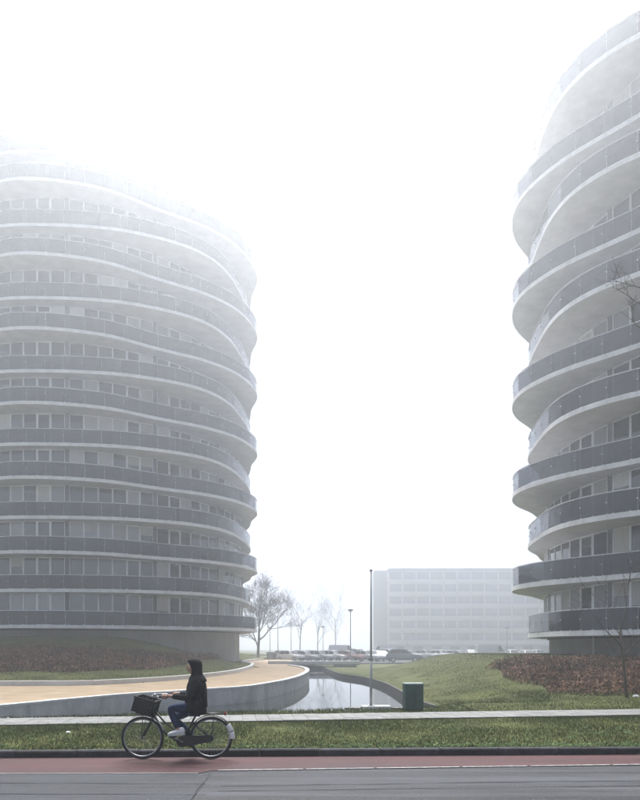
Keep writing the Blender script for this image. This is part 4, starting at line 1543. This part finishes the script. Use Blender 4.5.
for i, (x, st_, c_, lab) in enumerate(row2):
    place_car(st_, c_, x, 97 + .3 * (i % 3), R(136) + R((i * 53) % 9 - 4), lab)
row3 = [(436, 'hatch', 'grey', 'dark grey hatchback in the far row before the foggy block'), (449, 'estate', 'black', 'black estate car in the far row before the foggy block'), (472, 'hatch', 'silver', 'silver hatchback in the far row beside the white van'), (513, 'hatch', 'white', 'white hatchback in the far row at the lamp post beside the white van'),
        (528, 'estate', 'white', 'white estate car in the far row behind the tip of the right hedge'), (539, 'hatch', 'silver', 'silver hatchback in the far row beside the right tower')]
for i, (x, st_, c_, lab) in enumerate(row3):
    place_car(st_, c_, x, 106 + .4 * (i % 2), R(92) + R((i * 41) % 9 - 4), lab)
place_car('van', 'white', 343, 112, R(178), 'large white van standing behind the rows left of the lamp post on the bank', 'vans in the foggy car park')
place_car('van', 'white', 383, 118, R(4), 'white van behind the rows of cars near the stair end of the block', 'vans in the foggy car park')
place_car('van', 'white', 492, 100, R(182), 'white van beside the lamp post above the grass mound', 'vans in the foggy car park')

# ------------------------------------------------------------------ bicycle and rider
BX, BY, BZ = -2.307, 10.31, 0.010
bike = empty('bicycle', (BX, BY, BZ), 'black upright city bicycle with front basket, ridden along the red lane', 'bicycle')
M['jeans'] = mat('jeans', (0.018, 0.032, 0.075), 0.85, 0.2, var=0.3, scale=20)
M['coat'] = mat('coat', (0.008, 0.008, 0.010), 0.9, 0.2, var=0.4, scale=14, bump=0.4, bscale=30)
M['scarf'] = mat('scarf', (0.010, 0.010, 0.012), 0.9, 0.15, var=0.4, scale=16, bump=0.4, bscale=40)
M['skin'] = mat('skin', (0.42, 0.26, 0.19), 0.55, 0.4, var=0.08, scale=12)
M['shoe'] = mat('shoe', (0.72, 0.72, 0.72), 0.6, 0.4, var=0.05)
M['sole'] = mat('sole', (0.55, 0.55, 0.54), 0.7, 0.3, var=0.08)
M['chrome'] = mat('chrome', (0.30, 0.31, 0.32), 0.35, 0.5, metal=0.8, var=0.05)
M['mudguard'] = mat('mudguard', (0.30, 0.31, 0.32), 0.4, 0.5, var=0.1)
M['bike_black'] = mat('bike_black', (0.012, 0.012, 0.014), 0.35, 0.5, var=0.2)
M['basket'] = mat('basket', (0.014, 0.013, 0.013), 0.7, 0.3, var=0.3)
M['saddle'] = mat('saddle', (0.02, 0.016, 0.014), 0.6, 0.3, var=0.2)
def bp(name, f, m, parent=bike, smooth=True):
    mb = MB(); f(mb)
    me = mb.mesh(name, m, smooth)
    bm = bmesh.new(); bm.from_mesh(me); bmesh.ops.recalc_face_normals(bm, faces=bm.faces); bm.to_mesh(me); bm.free()
    return part_at(name, me, parent, Matrix.Identity(4))
WR, AX = 0.345, 0.345
def ringpts(cx, cz, r, n=48, y=0.0):
    return [Vector((cx + r * math.cos(2 * math.pi * i / n), y, cz + r * math.sin(2 * math.pi * i / n))) for i in range(n)]
FX, RX = -0.552, 0.552
for wx in (FX, RX):
    wh = bp('wheel', lambda m: m.loop_tube(ringpts(wx, AX, WR - .019), .019, 8), M['rubber'])
    bp('rim', lambda m: m.loop_tube(ringpts(wx, AX, WR - .047), .011, 6), M['chrome'], wh)
    bp('hub', lambda m: m.tube([(wx, -.05, AX), (wx, -.03, AX), (wx, .03, AX), (wx, .05, AX)], [.022, .028, .028, .022], 12), M['chrome'], wh)
    def spokes(m):
        for i in range(28):
            a = 2 * math.pi * i / 28
            sy = .028 * (1 if i % 2 else -1)
            a2 = a + (.35 if i % 4 < 2 else -.35)
            m.tube([(wx + .022 * math.cos(a2), sy, AX + .022 * math.sin(a2)), (wx + (WR - .05) * math.cos(a), 0, AX + (WR - .05) * math.sin(a))], .0016, 4, cap=False)
    tag(bp('spokes', spokes, M['chrome'], wh), kind='stuff')
def guard(m, wx, a0, a1, r=.372, w=.028, n=20):
    vs, fs = [], []
    for i in range(n + 1):
        a = R(a0 + (a1 - a0) * i / n)
        for (dy, dr) in ((-w, -.012), (-w * .6, 0), (w * .6, 0), (w, -.012), (w, -.015), (w * .6, -.003), (-w * .6, -.003), (-w, -.015)):
            vs.append((wx + (r + dr) * math.cos(a), dy, AX + (r + dr) * math.sin(a)))
    for i in range(n):
        for k in range(8):
            fs.append((i * 8 + k, i * 8 + (k + 1) % 8, (i + 1) * 8 + (k + 1) % 8, (i + 1) * 8 + k))
    m.add(vs, fs)
bp('mudguard', lambda m: guard(m, FX, 20, 118), M['mudguard'])
rg = bp('mudguard', lambda m: guard(m, RX, 3, 150), M['bike_black'])
def flap(m, a0, a1, r0=.305, r1=.392, n=6):
    for sy in (-1, 1):
        vs, fs = [], []
        for i in range(n + 1):
            a = R(a0 + (a1 - a0) * i / n)
            for r_, y_ in ((r0, .036), (r1, .036), (r1, .040), (r0, .040)):
                vs.append((RX + r_ * math.cos(a), sy * y_, AX + r_ * math.sin(a)))
        for i in range(n):
            for k in range(4): fs.append((i * 4 + k, i * 4 + (k + 1) % 4, (i + 1) * 4 + (k + 1) % 4, (i + 1) * 4 + k))
        fs += [(0, 1, 2, 3), (n * 4 + 3, n * 4 + 2, n * 4 + 1, n * 4)]
        m.add(vs, fs)
        break
bp('white_flash', lambda m: flap(m, 18, 38), M['white'], rg)
bp('white_flash', lambda m: flap(m, -2, 16), M['white'], rg)
BBx, BBz = 0.10, 0.29
HT, HB = Vector((-.325, 0, .96)), Vector((-.385, 0, .70))
ST = Vector((.30, 0, .70))
fr = bp('frame', lambda m: [m.tube([HT, HB], .021, 10), m.tube([HB + Vector((.012, 0, .02)), Vector((-.18, 0, .42)), Vector((-.02, 0, .31)), Vector((BBx, 0, BBz))], .020, 10),
    m.tube([HB + Vector((-.01, 0, .13)), Vector((-.20, 0, .60)), Vector((-.02, 0, .46)), Vector((.17, 0, .44))], .015, 10), m.tube([Vector((BBx, 0, BBz)), ST], .017, 10),
    m.tube([Vector((BBx, .03, BBz)), Vector((RX, .055, AX))], .011, 8), m.tube([Vector((BBx, -.03, BBz)), Vector((RX, -.055, AX))], .011, 8),
    m.tube([Vector((.255, .02, .59)), Vector((RX, .055, AX))], .009, 8), m.tube([Vector((.255, -.02, .59)), Vector((RX, -.055, AX))], .009, 8), m.tube([(BBx, -.04, BBz), (BBx, .04, BBz)], .024, 12)], M['bike_black'])
bp('fork', lambda m: [m.tube([HB, HB + Vector((0, -.05, -.03)), Vector((-.46, -.055, .52)), Vector((FX, -.055, AX))], .012, 8), m.tube([HB, HB + Vector((0, .05, -.03)), Vector((-.46, .055, .52)), Vector((FX, .055, AX))], .012, 8)], M['bike_black'])
hb = bp('handlebar', lambda m: [m.tube([HT, HT + Vector((-.02, 0, .08))], .016, 8),
    m.tube([(-.115, -.29, 1.020), (-.24, -.285, 1.030), (-.33, -.22, 1.038), (-.37, -.10, 1.040), (-.37, .10, 1.040), (-.33, .22, 1.038), (-.24, .285, 1.030), (-.115, .29, 1.020)], .011, 8)], M['chrome'])
for sy in (-1, 1):
    bp('grip', lambda m: m.tube([(-.085, sy * .292, 1.017), (-.215, sy * .287, 1.028)], .016, 10), M['rubber'], hb)
bp('bell', lambda m: m.tube([(-.29, -.245, 1.045), (-.29, -.245, 1.065), (-.29, -.245, 1.078)], [.026, .024, .006], 12), M['chrome'], hb)
sdl = bp('saddle', lambda m: m.tube([(.19, 0, .785), (.24, 0, .79), (.33, 0, .79), (.40, 0, .80), (.44, 0, .80)], [.018, .032, .060, .082, .05], 12), M['saddle'])
bp('seat_post', lambda m: m.tube([ST, Vector((.325, 0, .77))], .013, 8), M['chrome'])
bp('chain_case', lambda m: m.add(*(lambda pts: ([(x, y, z) for y in (-.062, -.034) for x, z in pts], [tuple(range(len(pts) - 1, -1, -1)), tuple(range(len(pts), 2 * len(pts)))] + [(i, (i + 1) % len(pts), len(pts) + (i + 1) % len(pts), len(pts) + i) for i in range(len(pts))]))(
    [(BBx - .092 * math.cos(R(a)), BBz + .092 * math.sin(R(a))) for a in range(-80, 81, 20)] + [(RX + .055 * math.cos(R(a)), AX + .055 * math.sin(R(a))) for a in range(80, -81, -20)])), M['bike_black'], smooth=False)
ck = bp('crank', lambda m: [m.bar((BBx, -.085, BBz), (-.025, -.085, .385), .022, .014), m.bar((BBx, .085, BBz), (.225, .085, .195), .022, .014), m.tube([(BBx, -.09, BBz), (BBx, .09, BBz)], .014, 8)], M['chrome'])
bp('pedal', lambda m: m.box((-.025, -.145, .385), (.085, .10, .024)), M['rubber'], smooth=False)
bp('pedal', lambda m: m.box((.225, .145, .195), (.085, .10, .024)), M['rubber'], smooth=False)
bp('luggage_rack', lambda m: [m.tube([(.34, -.06, .742), (.76, -.06, .742)], .007, 6), m.tube([(.34, .06, .742), (.76, .06, .742)], .007, 6), m.tube([(.34, 0, .742), (.76, 0, .742)], .006, 6),
    m.tube([(.36, -.06, .742), (.36, .06, .742)], .006, 6), m.tube([(.56, -.06, .742), (.56, .06, .742)], .006, 6), m.tube([(.76, -.06, .742), (.76, .06, .742)], .007, 6),
    m.tube([(.60, -.06, .742), (RX + .01, -.07, AX)], .006, 6), m.tube([(.60, .06, .742), (RX + .01, .07, AX)], .006, 6)], M['bike_black'])
bp('tail_lamp', lambda m: m.box((.785, 0, .735), (.03, .08, .05)), M['lamp_red'], smooth=False)
bp('head_lamp', lambda m: m.tube([(-.40, -.0, .80), (-.43, 0, .80), (-.47, 0, .80)], [.02, .035, .038], 12), M['chrome'])
bp('front_rack', lambda m: [m.tube([(-.64, -.09, .755), (-.36, -.09, .70)], .007, 6), m.tube([(-.64, .09, .755), (-.36, .09, .70)], .007, 6), m.tube([(-.52, -.09, .73), (FX, -.06, AX)], .006, 6), m.tube([(-.52, .09, .73), (FX, .06, AX)], .006, 6), m.tube([(-.64, -.09, .755), (-.64, .09, .755)], .007, 6)], M['bike_black'])
# basket: woven box, open on top
BKM = Matrix.Translation((-.492, 0, .868)) @ Matrix.Rotation(R(16), 4, 'Y')
bk = bpy.data.objects.new('basket', None)
def basket(m):
    L_, W_, H_ = .325, .40, .235
    t = .012
    for k in range(9):
        z = -H_ / 2 + H_ * (k + .5) / 9
        f = .90 + .10 * k / 8
        for sx in (-1, 1): m.box((sx * L_ / 2 * f, 0, z), (t, W_ * f, H_ / 9 * .84))
        for sy in (-1, 1): m.box((0, sy * W_ / 2 * f, z), (L_ * f, t, H_ / 9 * .84))
    for i in range(7):
        for sy in (-1, 1): m.box(((i - 3) / 3 * L_ / 2 * .93, sy * W_ / 2 * .955, 0), (.016, t * 1.9, H_))
        for sx in (-1, 1): m.box((sx * L_ / 2 * .955, (i - 3) / 3 * W_ / 2 * .93, 0), (t * 1.9, .016, H_))
    m.box((0, 0, -H_ / 2 + .006), (L_ * .9, W_ * .9, .012))
    for sy in (-1, 1): m.box((0, sy * W_ / 2, H_ / 2), (L_ + .02, .022, .022))
    for sx in (-1, 1): m.box((sx * L_ / 2, 0, H_ / 2), (.022, W_ + .02, .022))
bko = bp('basket', basket, M['basket'], smooth=False)
bko.matrix_basis = BKM
bko['kind'] = 'stuff'
bpy.data.objects.remove(bk)

# --- rider
pr = empty('person', (BX, BY, BZ), 'cyclist in black hooded coat, blue jeans and white shoes gripping the handlebar', 'person')
def skin_mesh(name, verts, edges, radii, m, parent, subdiv=2, root=0):
    me = bpy.data.meshes.new(name)
    me.from_pydata([tuple(v) for v in verts], edges, [])
    o = bpy.data.objects.new(name, me)
    COL.objects.link(o)
    sk = o.modifiers.new('skin', 'SKIN'); sk.use_smooth_shade = True
    for i, r in enumerate(radii):
        rr = r if hasattr(r, '__len__') else (r, r)
        me.skin_vertices[0].data[i].radius = rr
        me.skin_vertices[0].data[i].use_root = (i == root)
    sb = o.modifiers.new('sub', 'SUBSURF'); sb.levels = subdiv; sb.render_levels = subdiv
    dg = bpy.context.evaluated_depsgraph_get()
    new = bpy.data.meshes.new_from_object(o.evaluated_get(dg))
    bpy.data.objects.remove(o); bpy.data.meshes.remove(me)
    new.name = name
    new.materials.clear(); new.materials.append(m)
    new.polygons.foreach_set('use_smooth', [True] * len(new.polygons))
    if parent is None: return new
    return part_at(name, new, parent, Matrix.Identity(4))

hipc = Vector((.300, 0, .855))
NE = {'hip': [(.285, -.095, .845), (.285, .095, .845)], 'knee': [(-.088, -.115, .838), (-.055, .105, .640)], 'ank': [(.060, -.125, .475), (.275, .125, .300)],
      'sh': [(.318, -.165, 1.245), (.318, .165, 1.245)], 'el': [(.235, -.235, 1.005), (.235, .235, 1.005)], 'wr': [(-.040, -.285, 1.040), (-.040, .285, 1.040)]}
verts, edges, rad = [hipc, Vector((.318, 0, 1.00)), Vector((.325, 0, 1.17)), Vector((.312, 0, 1.30)), Vector((.285, 0, 1.375)), Vector((.262, 0, 1.46)), Vector((.262, 0, 1.535))], [(0, 1), (1, 2), (2, 3), (3, 4), (4, 5), (5, 6)], [(.12, .13), (.105, .125), (.11, .15), .055, .055, (.118, .104), (.096, .090)]
for s in (0, 1):
    b0 = len(verts)
    verts += [Vector(NE['hip'][s]), Vector(NE['knee'][s]), Vector(NE['ank'][s])]
    edges += [(0, b0), (b0, b0 + 1), (b0 + 1, b0 + 2)]; rad += [.085, .052, .036]
    b0 = len(verts)
    verts += [Vector(NE['sh'][s]), Vector(NE['el'][s]), Vector(NE['wr'][s]), Vector(NE['wr'][s]) + Vector((-.075, 0, .005))]
    edges += [(2, b0), (b0, b0 + 1), (b0 + 1, b0 + 2), (b0 + 2, b0 + 3)]; rad += [.05, .04, .026, (.018, .036)]
body_me = skin_mesh('body', verts, edges, rad, M['skin'], None)
# fingers closed round the grips, a thumb under, nose and brow on the same mesh
mb = MB()
for s, sy in ((0, -1), (1, 1)):
    w = Vector(NE['wr'][s])
    for i in range(4):
        x0 = -.098 - i * .0195
        l = (.9, 1.0, .96, .78)[i]
        c = Vector((x0, sy * .290, 1.022 + .010 * (-x0 - .09) / .1))
        pts = [c + Vector((0, -sy * (-.006), .034)), c + Vector((0, sy * .028, .024)), c + Vector((0, sy * .031, -.004)), c + Vector((0, sy * .012 * l, -.028)), c + Vector((0, -sy * .012, -.024))]
        mb.tube(pts, [.0098, .0095, .009, .0085, .007], 7)
    mb.tube([w + Vector((-.045, -sy * .020, .0)), w + Vector((-.075, -sy * .034, -.004)), w + Vector((-.105, -sy * .028, -.026)), w + Vector((-.125, -sy * .018, -.034))], [.012, .011, .010, .008], 7)
hc = Vector((.272, 0, 1.475))
mb.tube([hc + Vector((-.088, 0, .028)), hc + Vector((-.104, 0, .002)), hc + Vector((-.116, 0, -.022)), hc + Vector((-.096, 0, -.032))], [.008, .011, .014, .009], 8)
mb.tube([hc + Vector((-.092, -.05, .040)), hc + Vector((-.098, 0, .036)), hc + Vector((-.092, .05, .040))], [.006, .009, .006], 6)
bm = bmesh.new(); bm.from_mesh(body_me); tmp = mb.mesh('tmp', M['skin'], True); bm.from_mesh(tmp); bm.to_mesh(body_me); bm.free()
body_me.materials.clear(); body_me.materials.append(M['skin'])
body = part_at('body', body_me, pr, Matrix.Identity(4))
M['eye'] = mat('eye', (.03, .02, .015), .2, .5, var=.1)
M['lip'] = mat('lip', (.30, .11, .09), .5, .4, var=.1)
for sy in (-1, 1):
    bp('eye', lambda m: m.tube([hc + Vector((-.096, sy * .032, .018)), hc + Vector((-.090, sy * .034, .018))], [.009, .011], 8), M['eye'], pr)
bp('mouth', lambda m: m.tube([hc + Vector((-.090, -.024, -.058)), hc + Vector((-.099, 0, -.056)), hc + Vector((-.090, .024, -.058))], [.003, .007, .003], 6), M['lip'], pr)

# hood: shell round the head, open at the face, falling to the shoulders
def hood():
    mb = MB()
    n = 20
    prof = [  # z, centre x, half depth, half width, opening half angle (0 = closed)
        (1.622, .275, .030, .030, 0), (1.612, .272, .078, .070, 0), (1.588, .270, .118, .100, 0), (1.555, .272, .134, .114, 62), (1.51, .276, .136, .118, 74), (1.46, .280, .132, .116, 78),
        (1.41, .292, .118, .108, 74), (1.365, .308, .112, .108, 55), (1.325, .325, .128, .140, 25), (1.29, .335, .145, .175, 0), (1.25, .338, .150, .190, 0)]
    rings = []
    for z, cx, a, b_, op in prof:
        ring = []
        for i in range(n):
            t = R(op) + (2 * math.pi - 2 * R(op)) * i / (n - 1) if op else 2 * math.pi * i / (n - 1)
            ring.append((cx - a * math.cos(t), b_ * math.sin(t), z))
        rings.append(ring)
    vs = [p for r_ in rings for p in r_]
    fs = []
    for i in range(len(rings) - 1):
        for k in range(n - 1):
            fs.append((i * n + k, i * n + k + 1, (i + 1) * n + k + 1, (i + 1) * n + k))
    mb.add(vs, fs)
    o = bp('hood', lambda m: m.add(vs, fs), M['scarf'], pr)
    so = o.modifiers.new('thick', 'SOLIDIFY'); so.thickness = .012
    sb = o.modifiers.new('sub', 'SUBSURF'); sb.levels = 1; sb.render_levels = 1
hood()
# coat: body with flared hem, and two sleeves on the same surface
cv = [Vector((.315, 0, .80)), Vector((.318, 0, .90)), Vector((.322, 0, 1.02)), Vector((.330, 0, 1.16)), Vector((.322, 0, 1.27)), Vector((.31, 0, 1.32))]
ce = [(0, 1), (1, 2), (2, 3), (3, 4), (4, 5)]
cr_ = [(.165, .205), (.155, .195), (.140, .18), (.140, .19), (.11, .14), (.075, .08)]
for s in (0, 1):
    b0 = len(cv)
    el, wr, sh_ = Vector(NE['el'][s]), Vector(NE['wr'][s]), Vector(NE['sh'][s])
    cv += [sh_, sh_.lerp(el, .55), el, el.lerp(wr, .5), el.lerp(wr, .93)]
    ce += [(3, b0), (b0, b0 + 1), (b0 + 1, b0 + 2), (b0 + 2, b0 + 3), (b0 + 3, b0 + 4)]
    cr_ += [.078, .068, .060, .050, .042]
coat = skin_mesh('coat', cv, ce, cr_, M['coat'], pr)
# coat skirt lying over the thighs
def skirt(m):
    n = 24
    prof = [(.98, .318, .145, .185, 0), (.90, .300, .175, .200, -.02), (.83, .275, .205, .208, -.05), (.765, .270, .212, .205, -.06), (.735, .285, .195, .195, -.04)]
    vs, fs = [], []
    for z, cx, a, b_, dz in prof:
        for i in range(n):
            t = 2 * math.pi * i / n
            fx = -math.cos(t)
            x = cx + a * fx
            zz = z + (.085 * max(0, -fx) if z < .85 else 0) + .008 * math.sin(t * 5)
            vs.append((x, b_ * math.sin(t), zz))
    for i in range(len(prof) - 1):
        for k in range(n):
            fs.append((i * n + k, i * n + (k + 1) % n, (i + 1) * n + (k + 1) % n, (i + 1) * n + k))
    m.add(vs, fs)
sk_ = bp('coat_skirt', skirt, M['coat'], pr)
so = sk_.modifiers.new('thick', 'SOLIDIFY'); so.thickness = .015
sb = sk_.modifiers.new('sub', 'SUBSURF'); sb.levels = 1; sb.render_levels = 1
# jeans and shoes
jv, je, jr = [hipc.copy()], [], [(.125, .14)]
for s in (0, 1):
    b0 = len(jv)
    h_, k_, a_ = Vector(NE['hip'][s]), Vector(NE['knee'][s]), Vector(NE['ank'][s])
    jv += [h_, h_.lerp(k_, .5), k_, k_.lerp(a_, .5), k_.lerp(a_, .92)]
    je += [(0, b0), (b0, b0 + 1), (b0 + 1, b0 + 2), (b0 + 2, b0 + 3), (b0 + 3, b0 + 4)]
    jr += [.100, .086, .068, .060, .048]
skin_mesh('jeans', jv, je, jr, M['jeans'], pr)
for s, (heel, toe) in enumerate((((.155, .432), (-.115, .408)), ((.300, .236), (.045, .212)))):
    y = NE['ank'][s][1]
    hx, hz = heel; tx, tz = toe
    d = Vector((tx - hx, 0, tz - hz))
    at_ = lambda t, up: Vector((hx, y, hz)) + d * t + Vector((0, 0, up))
    def shoe(m):
        secs = [(0.0, .028, .020, .052), (.06, .036, .004, .095), (.22, .038, .0, .105), (.42, .040, .0, .082), (.66, .046, .0, .060), (.86, .042, .002, .046), (1.0, .022, .008, .028)]
        n = 12
        vs, fs = [], []
        for t, hw, lo, hi in secs:
            c = at_(t, 0)
            for k in range(n):
                a = 2 * math.pi * k / n
                zz = lo + (hi - lo) * (.5 + .5 * math.sin(a)) if math.sin(a) > -.5 else lo + (hi - lo) * .10 * (1 + math.sin(a))
                vs.append((c.x, c.y + hw * math.cos(a) * (1.0 if math.sin(a) < .3 else .85), c.z + zz))
        for i in range(len(secs) - 1):
            for k in range(n):
                fs.append((i * n + k, i * n + (k + 1) % n, (i + 1) * n + (k + 1) % n, (i + 1) * n + k))
        fs += [tuple(range(n)), tuple((len(secs) - 1) * n + k for k in range(n - 1, -1, -1))]
        m.add(vs, fs)
    so_ = bp('shoe', shoe, M['shoe'], pr)
    def sole(m):
        secs = [(0.0, .026), (.06, .037), (.3, .040), (.6, .046), (.86, .043), (1.0, .024)]
        n = len(secs)
        vs = []
        for z in (-.018, .006):
            for t, hw in secs:
                c = at_(t, z); vs += [(c.x, c.y - hw, c.z), (c.x, c.y + hw, c.z)]
        fs = []
        for i in range(n - 1):
            a, b_ = 2 * i, 2 * n + 2 * i
            fs += [(a, a + 1, a + 3, a + 2), (b_, b_ + 2, b_ + 3, b_ + 1), (a, a + 2, b_ + 2, b_), (a + 1, b_ + 1, b_ + 3, a + 3)]
        fs += [(0, 2 * n, 2 * n + 1, 1), (2 * n - 2, 2 * n - 1, 4 * n - 1, 4 * n - 2)]
        m.add(vs, fs)
    bp('sole', sole, M['sole'], so_, smooth=False)


# ------------------------------------------------------------------ pots and furniture on the balconies
M['bush'] = attr_mat('bush', (0.010, 0.016, 0.008), (0.055, 0.075, 0.030))
M['pot'] = mat('pot', (0.16, 0.09, 0.065), .8, .3, var=.2)
def balcony_spot(c, outs, z0, k, px, inset_d=0.55):
    best = None
    for p in outs[k % 2]:
        q = p - p.normalized() * inset_d
        w = Vector((c[0] + q.x, c[1] + q.y, z0 + STOREY * k + SLAB))
        if p.normalized().dot(Vector((-c[0], -c[1])).normalized()) < .1: continue
        e = abs(320 + FPX * w.x / w.y - px)
        if best is None or e < best[0]: best = (e, w)
    return best[1]
def shrub(w, s_, seed, label):
    rnd = random.Random(seed)
    root = empty('potted_shrub', w, label, 'plant', 'pot plants on the balconies')
    mb = MB(); mb.tube([(0, 0, .001), (0, 0, .30 * s_), (0, 0, .34 * s_)], [.12 * s_, .17 * s_, .18 * s_], 12)
    part_at('pot', mb.mesh('pot', M['pot'], True), root, Matrix.Identity(4))
    items = []
    for i in range(260):
        v = Vector((rnd.gauss(0, 1), rnd.gauss(0, 1), rnd.gauss(0, 1))).normalized() * rnd.random() ** .4
        c = Vector((v.x * .38 * s_, v.y * .38 * s_, .66 * s_ + v.z * .36 * s_))
        u = Vector((rnd.gauss(0, 1), rnd.gauss(0, 1), rnd.gauss(0, 1))).normalized() * .07 * s_
        items.append((c, u, u.orthogonal().normalized() * .04 * s_, rnd.random()))
    o = quads(items, 'foliage', M['bush'], root)
    o.location = (0, 0, 0)
for i, (tw, k, px, sz, lab) in enumerate([
        ('left', 6, 57, 1.15, 'bushy pot plant on the seventh balcony of the tower by the tan drive'),
        ('left', 4, 8, .9, 'smaller pot plant on the fifth balcony, outermost of the four there'),
        ('left', 4, 20, 1.0, 'pot plant on the fifth balcony, beside the outermost one of four'),
        ('left', 4, 42, 1.1, 'largest of the four pot plants on the fifth balcony'),
        ('left', 4, 61, .9, 'smaller pot plant on the fifth balcony, next to the largest of four'),
        ('left', 8, 56, 1.1, 'bushy pot plant on the ninth balcony of the tower by the tan drive'),
        ('left', 1, 78, 1.0, 'pot plant on the second balcony of the tower by the tan drive'),
        ('left', 7, 178, .9, 'pot plant on the eighth balcony of the tower by the tan drive'),
        ('left', 0, 176, .8, 'pot plant on the lowest balcony of the tower by the tan drive'),
        ('right', 5, 535, .95, 'pot plant on the sixth balcony of the tower above the wide hedge'),
        ('right', 3, 529, .55, 'very small pot plant on the fourth balcony above the wide hedge'),
        ('right', 1, 610, .8, 'pot plant on the second balcony of the tower above the wide hedge')]):
    c_, o_, z_ = (LC, outs_l, LZ0) if tw == 'left' else (RC, outs_r, RZ0)
    shrub(balcony_spot(c_, o_, z_, k, px), sz, 60 + i, lab)
